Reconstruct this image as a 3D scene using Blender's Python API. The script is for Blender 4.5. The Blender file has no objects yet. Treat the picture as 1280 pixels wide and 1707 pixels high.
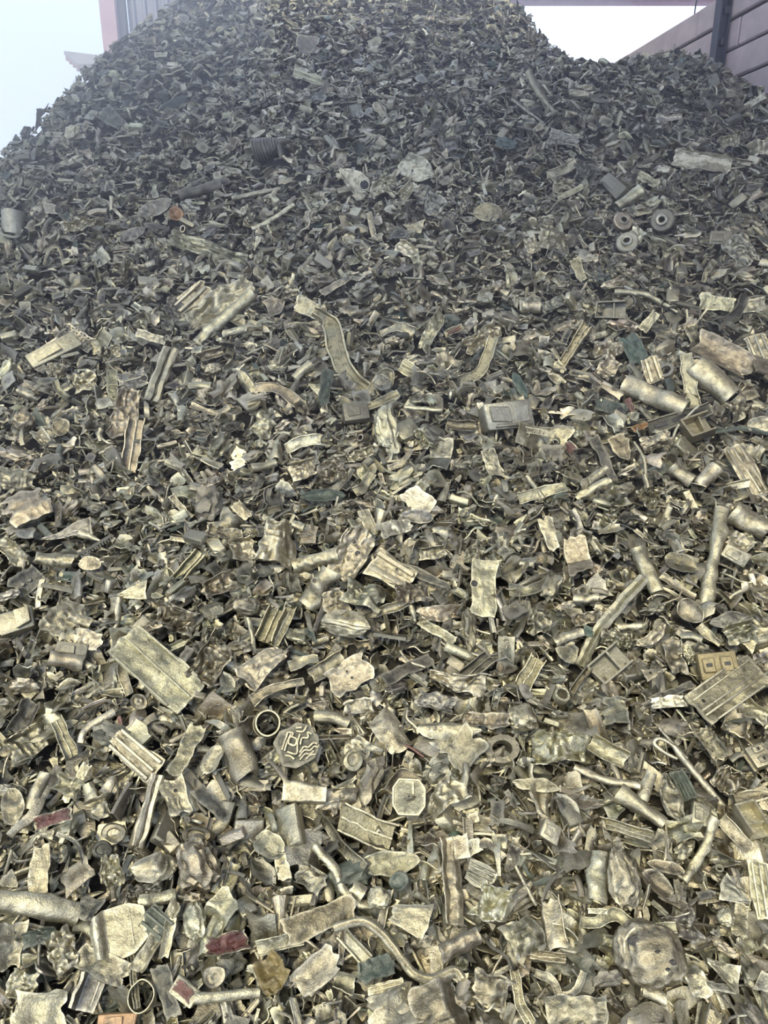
import bpy, bmesh, math, random
import numpy as np
from mathutils import Vector, Matrix

# ------------------------------------------------------------------ camera, light, exposure
FPX = 1200.0                     # focal length in pixels of the 1280 x 1707 frame
PITCH = math.radians(18.0)
CAM = np.array((0.0, 0.0, 1.6))
scene = bpy.context.scene
COL = scene.collection

cam_data = bpy.data.cameras.new('camera')
cam_data.sensor_fit = 'VERTICAL'
cam_data.sensor_height = 36.0
cam_data.lens = FPX / 1707.0 * 36.0
cam_data.clip_start = 0.05
cam = bpy.data.objects.new('camera', cam_data)
cam.location = CAM
cam.rotation_euler = (math.pi / 2 - PITCH, 0, 0)
COL.objects.link(cam)
scene.camera = cam

world = bpy.data.worlds.new('overcast_sky')
scene.world = world
world.use_nodes = True
bg = world.node_tree.nodes['Background']
bg.inputs[0].default_value = (0.66, 0.76, 1.0, 1)
bg.inputs[1].default_value = 2.3

sun_data = bpy.data.lights.new('hazy_sun', 'SUN')
sun_data.energy = 3.9
sun_data.angle = math.radians(26)
sun_data.color = (1.0, 0.88, 0.56)
sun = bpy.data.objects.new('hazy_sun', sun_data)
sun.rotation_euler = (math.radians(44), 0, math.radians(-22))
COL.objects.link(sun)

vs = scene.view_settings
vs.view_transform = 'Standard'
vs.look = 'None'
vs.gamma = 1.0
vs.exposure = 0.12
vs.use_curve_mapping = False

rng = np.random.default_rng(7)
random.seed(7)

# ------------------------------------------------------------------ pixel -> direction, heap surface
RIGHT = np.array((1.0, 0, 0))
FWD = np.array((0, math.cos(PITCH), -math.sin(PITCH)))
UP = np.array((0, math.sin(PITCH), math.cos(PITCH)))


def ray(px, py):
    return FWD + RIGHT * ((px - 640.0) / FPX) + UP * ((853.5 - py) / FPX)


def _hash(ix, iy, iz, seed):
    n = (ix * 374761393 + iy * 668265263 + iz * 2147483647 + seed * 1274126177) & 0xFFFFFFFF
    n = ((n ^ (n >> 13)) * 1274126177) & 0xFFFFFFFF
    n = (n ^ (n >> 16)) & 0xFFFFFFFF
    return n.astype(np.float64) / 2147483648.0 - 1.0


def vnoise(p, seed=0):
    p = np.asarray(p, dtype=np.float64)
    i = np.floor(p).astype(np.int64)
    f = p - i
    f = f * f * (3 - 2 * f)
    out = 0.0
    for dx in (0, 1):
        wx = f[..., 0] if dx else 1 - f[..., 0]
        for dy in (0, 1):
            wy = f[..., 1] if dy else 1 - f[..., 1]
            for dz in (0, 1):
                wz = f[..., 2] if dz else 1 - f[..., 2]
                out = out + wx * wy * wz * _hash(i[..., 0] + dx, i[..., 1] + dy, i[..., 2] + dz, seed)
    return out


def n1(t, seed):
    t = np.asarray(t, dtype=np.float64)
    z = np.zeros_like(t)
    return vnoise(np.stack([t, z + .37, z + .71], -1), seed)


_Y = np.linspace(-3, 14, 1701)
_s = np.clip((_Y - 1.0) / 4.0, 0, 1)
_slope = (0.46 + 0.23 * _s * _s * (3 - 2 * _s)) * np.clip((_Y - 0.55) / 0.5, 0, 1)
_Z = np.cumsum(_slope) * (_Y[1] - _Y[0])
_Z -= np.interp(1.0, _Y, _Z) - 0.03


def ramp(y):
    return np.maximum(np.interp(y, _Y, _Z), 0.0)


SKYLINE = [(-420, 560), (-200, 405), (0, 252), (60, 200), (110, 148), (165, 98), (215, 60), (285, 6), (350, -40),
           (450, -80), (577, -95), (700, -78), (800, -45), (868, 6), (905, 50), (940, 82), (985, 98), (1040, 92),
           (1100, 80), (1150, 84), (1185, 102), (1230, 130), (1280, 156), (1400, 195)]
SKYLINE = [(a, b - 20) for a, b in SKYLINE]      # the crest itself is rounded off
_cx, _cy = [], []
for _px, _py in SKYLINE:                      # where each skyline direction meets the front slope
    _d = ray(_px, _py)
    _t = np.linspace(0.8, 13, 2400)
    _p = CAM[None] + _d[None] * _t[:, None]
    _k = np.argmax(_p[:, 2] < ramp(_p[:, 1]))
    _cx.append(_p[_k, 0])
    _cy.append(_p[_k, 1])
_cx, _cy = np.array(_cx), np.array(_cy)
assert np.all(np.diff(_cx) > 0), _cx


def heap(x, y):
    x = np.asarray(x, dtype=np.float64)
    y = np.asarray(y, dtype=np.float64)
    yc = np.interp(x, _cx, _cy)
    w = 0.16
    over = np.logaddexp(0, (y - yc) / w) * w          # soft distance beyond the crest
    z = ramp(y - over) - 0.66 * over
    p = np.stack([x * 1.1, y * 1.1, x * 0 + 3.3], -1)
    p2 = np.stack([x * 3.1, y * 3.1, x * 0 + 1.3], -1)
    z = z + 0.05 * vnoise(p, 5) + 0.03 * vnoise(p2, 6)
    return np.maximum(z, -0.02)


def normal(x, y):
    e = 0.06
    gx = (heap(x + e, y) - heap(x - e, y)) / (2 * e)
    gy = (heap(x, y + e) - heap(x, y - e)) / (2 * e)
    n = np.stack([-gx, -gy, np.ones_like(gx)], -1)
    return n / np.linalg.norm(n, axis=-1, keepdims=True)


_T = np.linspace(0.9, 11, 1600)


def hit(px, py):
    d = ray(px, py)
    p = CAM[None] + d[None] * _T[:, None]
    gap = p[:, 2] - heap(p[:, 0], p[:, 1])
    below = gap < 0
    k = int(np.argmax(below)) if below.any() else int(np.argmin(gap))
    return p[k]


def unit(v):
    v = np.asarray(v, dtype=np.float64)
    return v / (np.linalg.norm(v) + 1e-12)


# ------------------------------------------------------------------ materials
def new_mat(name):
    m = bpy.data.materials.new(name)
    m.use_nodes = True
    nt = m.node_tree
    return m, nt, nt.nodes['Principled BSDF']


def noise_node(nt, vec, scale, detail=4.0, rough=0.6):
    n = nt.nodes.new('ShaderNodeTexNoise')
    n.inputs['Scale'].default_value = scale
    n.inputs['Detail'].default_value = detail
    n.inputs['Roughness'].default_value = rough
    nt.links.new(vec, n.inputs['Vector'])
    return n


def ramp_node(nt, fac, stops):
    r = nt.nodes.new('ShaderNodeValToRGB')
    e = r.color_ramp.elements
    while len(e) < len(stops):
        e.new(0.5)
    for q, (pos, c) in zip(e, stops):
        q.position = pos
        q.color = (c, c, c, 1) if isinstance(c, (int, float)) else (*c, 1)
    nt.links.new(fac, r.inputs[0])
    return r


def mix_rgb(nt, mode, fac, a, b):
    n = nt.nodes.new('ShaderNodeMix')
    n.data_type = 'RGBA'
    n.blend_type = mode
    for sock, v in ((n.inputs[0], fac), (n.inputs[6], a), (n.inputs[7], b)):
        if hasattr(v, 'links') or hasattr(v, 'is_linked'):
            nt.links.new(v, sock)
        else:
            sock.default_value = v
    return n.outputs[2]


def weathered_metal():
    """shredded metal: the colour and the bareness of each piece come from the piece itself"""
    m, nt, b = new_mat('weathered_scrap_metal')
    tint = nt.nodes.new('ShaderNodeAttribute')
    tint.attribute_type = 'INSTANCER'
    tint.attribute_name = 'tint'
    shine = nt.nodes.new('ShaderNodeAttribute')
    shine.attribute_type = 'INSTANCER'
    shine.attribute_name = 'shine'
    geo = nt.nodes.new('ShaderNodeNewGeometry')
    pos = geo.outputs['Position']
    dirt = ramp_node(nt, noise_node(nt, pos, 38, 5, 0.65).outputs[0], [(0.30, 0.38), (0.48, 0.9), (0.72, 1.2)])
    speck = ramp_node(nt, noise_node(nt, pos, 210, 3, 0.6).outputs[0], [(0.30, 0.72), (0.52, 1.0), (0.70, 1.15)])
    c = mix_rgb(nt, 'MULTIPLY', 1.0, tint.outputs['Color'], dirt.outputs[0])
    c = mix_rgb(nt, 'MULTIPLY', 1.0, c, speck.outputs[0])
    edge = ramp_node(nt, geo.outputs['Pointiness'], [(0.502, 0.0), (0.55, 1.0)])  # convex edges painted lighter to imitate bright, sharpened highlights
    bright = mix_rgb(nt, 'ADD', 1.0, c, (0.19, 0.18, 0.14, 1))
    efac = nt.nodes.new('ShaderNodeMath')
    efac.operation = 'MULTIPLY'
    nt.links.new(edge.outputs[0], efac.inputs[0])
    nt.links.new(shine.outputs['Fac'], efac.inputs[1])
    c = mix_rgb(nt, 'MIX', efac.outputs[0], c, bright)
    nt.links.new(c, b.inputs['Base Color'])
    nt.links.new(shine.outputs['Fac'], b.inputs['Metallic'])
    ro = ramp_node(nt, noise_node(nt, pos, 70, 3, 0.6).outputs[0], [(0.3, 0.28), (0.7, 0.56)])
    nt.links.new(ro.outputs[0], b.inputs['Roughness'])
    dents = nt.nodes.new('ShaderNodeBump')
    dents.inputs['Strength'].default_value = 0.32
    dents.inputs['Distance'].default_value = 0.008
    nt.links.new(noise_node(nt, pos, 55, 3, 0.6).outputs[0], dents.inputs['Height'])
    bump = nt.nodes.new('ShaderNodeBump')
    bump.inputs['Strength'].default_value = 0.45
    bump.inputs['Distance'].default_value = 0.003
    nt.links.new(noise_node(nt, pos, 260, 4, 0.7).outputs[0], bump.inputs['Height'])
    nt.links.new(dents.outputs[0], bump.inputs['Normal'])
    nt.links.new(bump.outputs[0], b.inputs['Normal'])
    return m


def plain_mat(name, col, col2, rough=0.7, scale=8.0, metal=0.0, bump=0.2, dist=0.01):
    m, nt, b = new_mat(name)
    geo = nt.nodes.new('ShaderNodeNewGeometry')
    n = noise_node(nt, geo.outputs['Position'], scale, 6, 0.65)
    r = ramp_node(nt, n.outputs[0], [(0.32, col2), (0.68, col)])
    nt.links.new(r.outputs[0], b.inputs['Base Color'])
    b.inputs['Roughness'].default_value = rough
    b.inputs['Metallic'].default_value = metal
    bp = nt.nodes.new('ShaderNodeBump')
    bp.inputs['Strength'].default_value = bump
    bp.inputs['Distance'].default_value = dist
    nt.links.new(noise_node(nt, geo.outputs['Position'], scale * 6, 4, 0.6).outputs[0], bp.inputs['Height'])
    nt.links.new(bp.outputs[0], b.inputs['Normal'])
    return m


METAL = weathered_metal()
CORE = plain_mat('shaded_core', (0.10, 0.09, 0.07), (0.03, 0.028, 0.024), 0.9, 60, 0, 1.0, 0.02)  # shade of the gaps put into the core's colour
CONCRETE = plain_mat('precast_concrete', (0.46, 0.37, 0.36), (0.33, 0.27, 0.27), 0.9, 5)
JOINT = plain_mat('dark_joint', (0.05, 0.045, 0.045), (0.03, 0.03, 0.03), 0.95, 20)
STEEL = plain_mat('dark_painted_steel', (0.035, 0.035, 0.05), (0.02, 0.02, 0.03), 0.5, 12)
PRIMER = plain_mat('faded_red_primer', (0.55, 0.36, 0.40), (0.45, 0.29, 0.34), 0.7, 6)
CLAD = plain_mat('grey_cladding', (0.24, 0.24, 0.30), (0.17, 0.17, 0.22), 0.5, 3, 0.2)
FLOORM = plain_mat('concrete_floor', (0.16, 0.15, 0.14), (0.10, 0.095, 0.09), 0.9, 2.5)
ROOFM = plain_mat('roof_sheet', (0.30, 0.27, 0.28), (0.22, 0.2, 0.2), 0.7, 3)

TONES = {'y': (0.56, 0.52, 0.39), 'o': (0.37, 0.345, 0.255), 'g': (0.33, 0.322, 0.285), 'd': (0.12, 0.116, 0.10),
         'b': (0.275, 0.245, 0.18), 'p': (0.48, 0.41, 0.32), 'w': (0.78, 0.74, 0.60), 'r': (0.15, 0.055, 0.045),
         'n': (0.085, 0.11, 0.09), 't': (0.085, 0.13, 0.115), 'c': (0.34, 0.17, 0.06), 'a': (0.30, 0.23, 0.09),
         'k': (0.012, 0.011, 0.010)}  # k: near black, for lettering and for shade painted into holes
TONES = {k: (v[0] * 0.565, v[1] * 0.565, v[2] * 0.525) for k, v in TONES.items()}
SHINE = {'r': 0.15, 'n': 0.25, 't': 0.15, 'k': 0.0, 'c': 0.5, 'a': 0.3, 'd': 0.5}


# ------------------------------------------------------------------ mesh helpers
def to_mesh(name, verts, faces, angle=38, mat=None, smooth=True):
    me = bpy.data.meshes.new(name)
    me.from_pydata([tuple(v) for v in np.asarray(verts, dtype=float)], [], [tuple(int(i) for i in f) for f in faces])
    me.update()
    if smooth:
        me.polygons.foreach_set('use_smooth', [True] * len(me.polygons))
        me.set_sharp_from_angle(angle=math.radians(angle))
    if mat:
        me.materials.append(mat)
    return me


def join(parts):
    vs_, fs = [], []
    k = 0
    for v, f in parts:
        vs_.append(np.asarray(v, dtype=float))
        fs += [tuple(i + k for i in q) for q in f]
        k += len(v)
    return np.concatenate(vs_), fs


def box_vf(x0, x1, y0, y1, z0, z1):
    v = [(x, y, z) for x in (x0, x1) for y in (y0, y1) for z in (z0, z1)]
    f = [(0, 1, 3, 2), (4, 6, 7, 5), (0, 4, 5, 1), (2, 3, 7, 6), (0, 2, 6, 4), (1, 5, 7, 3)]
    return np.array(v, dtype=float), f


def round_box(L, W, H, r, seg=2):
    bm = bmesh.new()
    bmesh.ops.create_cube(bm, size=1.0)
    bmesh.ops.scale(bm, vec=(L, W, H), verts=bm.verts)
    bmesh.ops.bevel(bm, geom=list(bm.edges), offset=r, segments=seg, affect='EDGES', profile=0.5)
    bm.verts.index_update()
    v = np.array([q.co[:] for q in bm.verts])
    f = [tuple(q.index for q in fc.verts) for fc in bm.faces]
    bm.free()
    return v, f


_ICO = {}


def ico(n):
    if n not in _ICO:
        bm = bmesh.new()
        bmesh.ops.create_icosphere(bm, subdivisions=n, radius=0.5)
        bm.verts.index_update()
        _ICO[n] = (np.array([q.co[:] for q in bm.verts]), [tuple(q.index for q in fc.verts) for fc in bm.faces])
        bm.free()
    v, f = _ICO[n]
    return v.copy(), list(f)


def section(s, bend, folds):
    """integrate a curve of unit total length whose heading turns by `bend` plus sharp folds; s sorted in -.5 .. .5"""
    th = bend * s
    for pos, a in folds:
        th = th + a * np.clip((s - pos) / 0.05 + 0.5, 0, 1)
    mid = 0.5 * (th[1:] + th[:-1])
    ds = np.diff(s)
    a = np.concatenate([[0], np.cumsum(np.cos(mid) * ds)])
    b = np.concatenate([[0], np.cumsum(np.sin(mid) * ds)])
    m = len(s) // 2
    rot = -th[m]
    a, b = a - a[m], b - b[m]
    ca, sa = math.cos(rot), math.sin(rot)
    return a * ca - b * sa, a * sa + b * ca, th + rot


def shape_w(shape, u):
    s = u + 0.5
    if shape == 'leaf':
        return np.sqrt(np.clip(1 - (2 * u) ** 2, 0.015, 1)) ** 1.15
    if shape == 'oval':
        return np.clip(1 - np.abs(2 * u) ** 2.6, 0.04, 1) ** 0.5
    if shape == 'tri':
        return 0.10 + 0.90 * s
    if shape == 'fan':
        return 0.42 + 0.58 * s
    if shape == 'pear':
        return np.interp(s, [0, .12, .3, .6, .85, 1], [.10, .30, .62, 1, .95, .55])
    if shape == 'shield':
        return np.interp(s, [0, .1, .5, .8, 1], [.92, 1, .98, .62, .10])
    if shape == 'hex':
        return np.interp(s, [0, .25, .75, 1], [.62, 1, .98, .60])
    if shape == 'spoon':
        return np.interp(s, [0, .2, .4, .65, .9, 1], [.28, .35, .8, 1, .8, .25])
    return np.ones_like(u)


def sheet_vf(L, W, seed=0, nu=14, nv=10, bend=0.0, arc=0.0, folds=(), ufolds=(), crumple=0.06, jag=0.06, shape='rect',
             taper=1.0, twist=0.0, ribs=(), t=0.003, freq=2.2, wave=0.0):
    u = np.linspace(-.5, .5, nu + 1)
    v = np.linspace(-.5, .5, nv + 1)
    if folds:
        extra = [p + e for p, _ in folds for e in (-.03, .03)]
        v = np.unique(np.clip(np.concatenate([v, extra]), -.5, .5))
    if ribs:
        v = np.unique(np.clip(np.concatenate([v] + [[p - w_, p - w_ * .6, p + w_ * .6, p + w_] for p, w_, h_ in ribs]), -.5, .5))
    if ufolds:
        extra = [p + e for p, _ in ufolds for e in (-.03, .03)]
        u = np.unique(np.clip(np.concatenate([u, extra]), -.5, .5))
    nu, nv = len(u) - 1, len(v) - 1
    xa, xz, xth = section(u, arc, ufolds)
    ya, yz, _ = section(v, bend, folds)
    for p, w_, h_ in ribs:
        yz = yz + h_ * np.clip(1 - (np.abs(v - p) - w_ * .6) / (w_ * .4 + 1e-6), 0, 1) * (np.abs(v - p) <= w_ * 1.01)
    U, V = np.meshgrid(u, v, indexing='ij')
    wp = shape_w(shape, u) * np.interp(u, [-.5, .5], [1, taper])
    side = 1 + jag * 1.4 * n1(u * 5 + seed * 1.7, seed)[:, None] * np.abs(2 * V) * (V > 0) \
             + jag * 1.4 * n1(u * 5 + seed * 2.9 + 40, seed)[:, None] * np.abs(2 * V) * (V < 0)
    Yl = ya[None, :] * W * wp[:, None] * side
    Zl = yz[None, :] * W * wp[:, None]
    if wave:
        Zl = Zl + wave * W * np.sin(U * 9 + seed)
    tw = twist * u
    Y = Yl * np.cos(tw)[:, None] - Zl * np.sin(tw)[:, None]
    Z = Yl * np.sin(tw)[:, None] + Zl * np.cos(tw)[:, None]
    endj = jag * W * (n1(v * 5 + seed * 3.1, seed)[None, :] * np.clip(U * 2, 0, 1) ** 3
                      + n1(v * 5 + seed * 4.7 + 9, seed)[None, :] * np.clip(-U * 2, 0, 1) ** 3) * 1.6
    P = np.stack([xa[:, None] * L + endj - np.sin(xth)[:, None] * Z, Y, xz[:, None] * L + np.cos(xth)[:, None] * Z], -1)
    if crumple:
        q = np.stack([U * L / W * freq + seed, V * freq, U * 0 + seed * .31], -1)
        r = 0.7 * vnoise(q, seed) + 0.45 * (1 - 2 * np.abs(vnoise(q * 1.9 + 7, seed + 1))) - .1
        P[..., 2] += crumple * W * r
        P[..., 1] += crumple * W * .5 * vnoise(q * 1.3 + 3, seed + 2)
        if nu >= 12:                       # finer creases on the larger sheets
            c1 = 1 - 2 * np.abs(vnoise(q * 3.3 + 15, seed + 4))
            c2 = 1 - 2 * np.abs(vnoise(q * np.array((1.2, 3.0, 1)) + 25, seed + 5))
            P[..., 2] += min(crumple, .12) * W * (.30 * c1 + .35 * c2)
    # closed shell
    du = np.gradient(P, axis=0)
    dv = np.gradient(P, axis=1)
    N = np.cross(du, dv)
    N /= np.linalg.norm(N, axis=-1, keepdims=True) + 1e-12
    A = (P + N * t * .5).reshape(-1, 3)
    B = (P - N * t * .5).reshape(-1, 3)
    m = nv + 1
    n = (nu + 1) * m
    f = []
    for i in range(nu):
        for j in range(nv):
            a, b_, c, d = i * m + j, (i + 1) * m + j, (i + 1) * m + j + 1, i * m + j + 1
            f.append((a, b_, c, d))
            f.append((n + d, n + c, n + b_, n + a))
    rim = [i * m for i in range(nu + 1)] + [nu * m + j for j in range(1, m)] + [i * m + nv for i in range(nu - 1, -1, -1)] \
        + [j for j in range(nv - 1, 0, -1)]
    for a, b_ in zip(rim, rim[1:] + rim[:1]):
        f.append((b_, a, n + a, n + b_))
    v_ = np.concatenate([A, B])
    return v_ - 0.5 * (v_.max(0) + v_.min(0)) * np.array((1, 1, 1)), f


def catmull(pts, n):
    pts = np.asarray(pts, dtype=float)
    if len(pts) == 2:
        return pts[0] + (pts[1] - pts[0]) * np.linspace(0, 1, n)[:, None]
    P = np.concatenate([[2 * pts[0] - pts[1]], pts, [2 * pts[-1] - pts[-2]]])
    k = len(pts) - 1
    out = []
    for s in np.linspace(0, k, n):
        i = min(int(s), k - 1)
        t = s - i
        a, b, c, d = P[i], P[i + 1], P[i + 2], P[i + 3]
        out.append(0.5 * ((2 * b) + (-a + c) * t + (2 * a - 5 * b + 4 * c - d) * t * t + (-a + 3 * b - 3 * c + d) * t ** 3))
    return np.array(out)


def sweep_vf(path, prof, up, sx=None, sy=None, roll=None, cap=True, jitter=0.0, seed=0):
    path = np.asarray(path, dtype=float)
    prof = np.asarray(prof, dtype=float)
    n, m = len(path), len(prof)
    tg = np.gradient(path, axis=0)
    tg /= np.linalg.norm(tg, axis=1, keepdims=True) + 1e-12
    up = np.broadcast_to(np.asarray(up, dtype=float), (n, 3))
    sd = np.cross(up, tg)
    sd /= np.linalg.norm(sd, axis=1, keepdims=True) + 1e-12
    u2 = np.cross(tg, sd)
    sx = np.ones(n) if sx is None else sx
    sy = np.ones(n) if sy is None else sy
    a = prof[None, :, 0] * sx[:, None]
    b = prof[None, :, 1] * sy[:, None]
    if roll is not None:
        c, s = np.cos(roll)[:, None], np.sin(roll)[:, None]
        a, b = a * c - b * s, a * s + b * c
    V = path[:, None] + sd[:, None] * a[..., None] + u2[:, None] * b[..., None]
    if jitter:
        q = V * (1.0 / (np.abs(prof).max() * 1.6)) + seed
        V = V + jitter * np.stack([vnoise(q, seed), vnoise(q + 5, seed + 1), vnoise(q + 9, seed + 2)], -1)
    f = []
    for i in range(n - 1):
        for j in range(m):
            k = (j + 1) % m
            f.append((i * m + j, i * m + k, (i + 1) * m + k, (i + 1) * m + j))
    if cap:
        f.append(tuple(range(m - 1, -1, -1)))
        f.append(tuple((n - 1) * m + j for j in range(m)))
    return V.reshape(-1, 3), f


def circ(r, m, sq=1.0):
    a = np.linspace(0, 2 * math.pi, m, endpoint=False)
    return np.stack([r * np.cos(a), r * sq * np.sin(a)], -1)


def tube_vf(path, r, up, seed=0, crush=0.3, wall=0.16, m=14, flat=0.75, taper=1.0, n_crumple=1.0):
    """hollow squashed tube with torn, pinched ends"""
    n = len(path)
    s = np.linspace(-1, 1, n)
    sq = flat + crush * n1(s * 2.3 + seed, seed)
    wd = (1 + 0.5 * crush * n1(s * 2.1 + seed + 30, seed)) * np.interp(s, [-1, 1], [1, taper])
    o, fo = sweep_vf(path, circ(r, m), up, wd, np.clip(sq, .25, 1.3) * np.interp(s, [-1, 1], [1, taper]), cap=False,
                     jitter=r * 0.16 * n_crumple, seed=seed)
    i_, fi = sweep_vf(path, circ(r * (1 - wall * 2), m), up, wd, np.clip(sq, .25, 1.3) * np.interp(s, [-1, 1], [1, taper]), cap=False,
                      jitter=r * 0.16 * n_crumple, seed=seed)
    k = len(o)
    f = fo + [tuple(k + q for q in reversed(fc)) for fc in fi]
    for base in (0, (n - 1) * m):
        for j in range(m):
            a, b = base + j, base + (j + 1) % m
            f.append((b, a, k + a, k + b) if base == 0 else (a, b, k + b, k + a))
    return np.concatenate([o, i_]), f


def lathe_vf(prof, m=28):
    """closed (r, z) outline turned about the local z axis"""
    prof = np.asarray(prof, dtype=float)
    k = len(prof)
    a = np.linspace(0, 2 * math.pi, m, endpoint=False)
    V = np.stack([prof[None, :, 0] * np.cos(a)[:, None], prof[None, :, 0] * np.sin(a)[:, None],
                  np.broadcast_to(prof[None, :, 1], (m, k))], -1).reshape(-1, 3)
    f = []
    for i in range(m):
        q = (i + 1) % m
        for j in range(k):
            l = (j + 1) % k
            f.append((i * k + j, q * k + j, q * k + l, i * k + l))
    return V, f


def lump_vf(L, W, H, seed=0, n=3, rough=0.12, ridge=0.12, freq=2.0, flat=0.0):
    v, f = ico(n)
    d = v / 0.5
    q = d * freq + seed * 1.37
    r = 1 + rough * vnoise(q, seed) + ridge * (1 - 2 * np.abs(vnoise(q * 1.8 + 11, seed + 1))) \
        + ridge * .6 * (1 - 2 * np.abs(vnoise(q * 3.7 + 5, seed + 3)))
    v = np.sign(d) * np.abs(d) ** (1 - flat) * .5 * r[:, None]
    return v * np.array((L, W, H)), f


# ------------------------------------------------------------------ object helpers
def link(name, mesh, parent=None):
    o = bpy.data.objects.new(name, mesh)
    COL.objects.link(o)
    if parent is not None:
        o.parent = parent
    return o


def paint(o, tone, seed=0, gain=1.0):
    c = np.array(TONES[tone])
    r = np.random.default_rng(seed + 1)
    c = c * gain * (1 + 0.14 * (r.random() - .5)) * (1 + 0.05 * (r.random(3) - .5))
    o['tint'] = [float(q) for q in np.clip(c, 0, 1)]
    o['shine'] = float(SHINE.get(tone, 0.85))
    return o


def tag(o, label, cat=None, group=None, kind=None):
    o['label'] = label
    if cat:
        o['category'] = cat
    if group:
        o['group'] = group
    if kind:
        o['kind'] = kind
    return o


# ------------------------------------------------------------------ the setting
def struct(name, vf, mat, label, loc=(0, 0, 0), rotz=0.0, parent=None, smooth=False):
    o = link(name, to_mesh(name, vf[0], vf[1], mat=mat, smooth=smooth), parent)
    o.location = loc
    o.rotation_euler = (0, 0, rotz)
    if parent is None:
        tag(o, label, kind='structure')
    return o


struct('floor', box_vf(-16, 14, -6, 40, -0.25, -0.06), FLOORM, 'bare grey concrete yard floor under the scrap heap')

# retaining wall of long concrete blocks to the right of the heap
WROT = math.atan(0.16)
WALL_TOP = 3.78
wall = struct('wall_right', box_vf(0.03, 0.30, -1.5, 13.5, -0.05, WALL_TOP - 0.02), JOINT,
              'long retaining wall of stacked concrete blocks at the right of the heap', (3.83, 0, 0), WROT)
BH, BL = 0.222, 1.25
_v, _f = round_box(0.10, BL - 0.014, BH - 0.020, 0.010, 1)
block_mesh = to_mesh('concrete_block', _v, _f, mat=CONCRETE, smooth=False)
z = WALL_TOP - BH / 2
row = 0
while z > 0.05:
    y = -1.5 + BL / 2 + (BL / 2 if row % 2 else 0)
    while y < 13.5:
        if not (z < 1.2 and y > 4.0):         # courses buried behind the heap are left out
            o = link('concrete_block', block_mesh, wall)
            o.location = (0.05 + 0.006 * random.uniform(-1, 1), y, z)
        y += BL
    z -= BH
    row += 1


def on_wall(px, py, off=0.0):
    """where a pixel's direction meets the wall's face (moved `off` towards the heap)"""
    d = ray(px, py)
    n = np.array((math.cos(WROT), math.sin(WROT), 0))
    o = np.array((3.83, 0, 0)) - n * off
    return CAM + d * (np.dot(o - CAM, n) / np.dot(d, n))


pc = on_wall(1200, 60, 0.06)
col = link('steel_column', None)
col.location = (pc[0], pc[1], 0)
col.rotation_euler = (0, 0, WROT)
for nm, bx in (('column_flange', (-.045, -.033, -.045, .045, 1.9, 6.0)), ('column_flange', (.030, .042, -.045, .045, 1.9, 6.0)),
               ('column_web', (-.033, .030, -.006, .006, 1.9, 6.0))):
    link(nm, to_mesh(nm, *box_vf(*bx), mat=STEEL, smooth=False), col)
for zz in (3.42, 3.64):
    v_, f_ = round_box(.05, .11, .05, .008, 1)
    o = link('clamp', to_mesh('clamp', v_, f_, mat=STEEL, smooth=False), col)
    o.location = (.012, 0, zz - .02)
tag(col, 'slim dark steel column standing against the block wall', 'column', kind='structure')

pr = on_wall(1157, 30, -0.1)
pts = np.array([(0, 0, -0.1), (0, 0, 0.12), (0.02, 0, 0.2), (0.06, 0.0, 0.24)])
v_, f_ = sweep_vf(catmull(pts, 12), circ(0.007, 8), (0, 1, 0))
o = link('bent_bar', to_mesh('bent_bar', v_, f_, mat=STEEL))
o.location = (pr[0], pr[1], WALL_TOP - 0.02)
tag(o, 'thin dark bar with a hooked tip standing on the block wall', 'bar')

# unseen shed roof cut to shape the light, its back edge beam and the clad back wall behind the heap
struct('ceiling', join([box_vf(1.2, 12, 3.4, 20.2, 8.02, 8.12), box_vf(-7, 12, -2.6, 3.4, 8.06, 8.16)]), ROOFM,
       'unseen shed roof of grey sheets, open at the back left, cut to shape the light')
struct('trim_1', join([box_vf(1.0, 12, 20.0, 20.25, 7.83, 7.88), box_vf(1.0, 12, 20.05, 20.2, 7.88, 8.02)]), PRIMER,
       'pale red steel eave beam across the bright opening')
YB = 12.6
tb = YB / ray(170, 0)[1]
xa_ = ray(164, 0)[0] * tb
xb_ = ray(190, 0)[0] * tb
struct('trim_2', box_vf(xa_, xb_, YB, YB + .22, 0, 8.05), PRIMER, 'faded pinkish steel pillar beside the bright opening')
struct('trim_3', box_vf(xb_ + .005, xb_ + .11, YB + .10, YB + .22, 0, 8.05), STEEL, 'dark strip added for the dark side of the pinkish pillar')  # dark strip added for the pillar's dark side
# corrugated cladding: a row of separate trapezoid sheets
wb = struct('wall_back', box_vf(xb_ + .11, -0.4, YB + .26, YB + .30, 0, 8.05), STEEL, 'clad back wall of the shed behind the heap')
prof = []
px_ = 0.0
for k in range(3):
    prof += [(px_, 0), (px_ + .05, 0), (px_ + .07, -.045), (px_ + .11, -.045), (px_ + .13, 0)]
    px_ += .17
prof = prof + [(px_, 0)]
prof = np.array(prof + [(a, b + .004) for a, b in reversed(prof)])
v_ = np.array([(a, b, zz) for zz in (0.0, 8.0) for a, b in prof])
m_ = len(prof)
f_ = [(i, (i + 1) % m_, m_ + (i + 1) % m_, m_ + i) for i in range(m_)]
clad_mesh = to_mesh('cladding_sheet', v_, f_, mat=CLAD, smooth=False)
x = xb_ + .12
while x < -0.9:
    o = link('cladding_sheet', clad_mesh, wb)
    o.location = (x, YB + .24, 0)
    x += .515

# canopy of a building far behind, its tip showing past the left flank


def at_y(px, py, Y):
    d = ray(px, py)
    return CAM + d * (Y / d[1])


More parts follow.
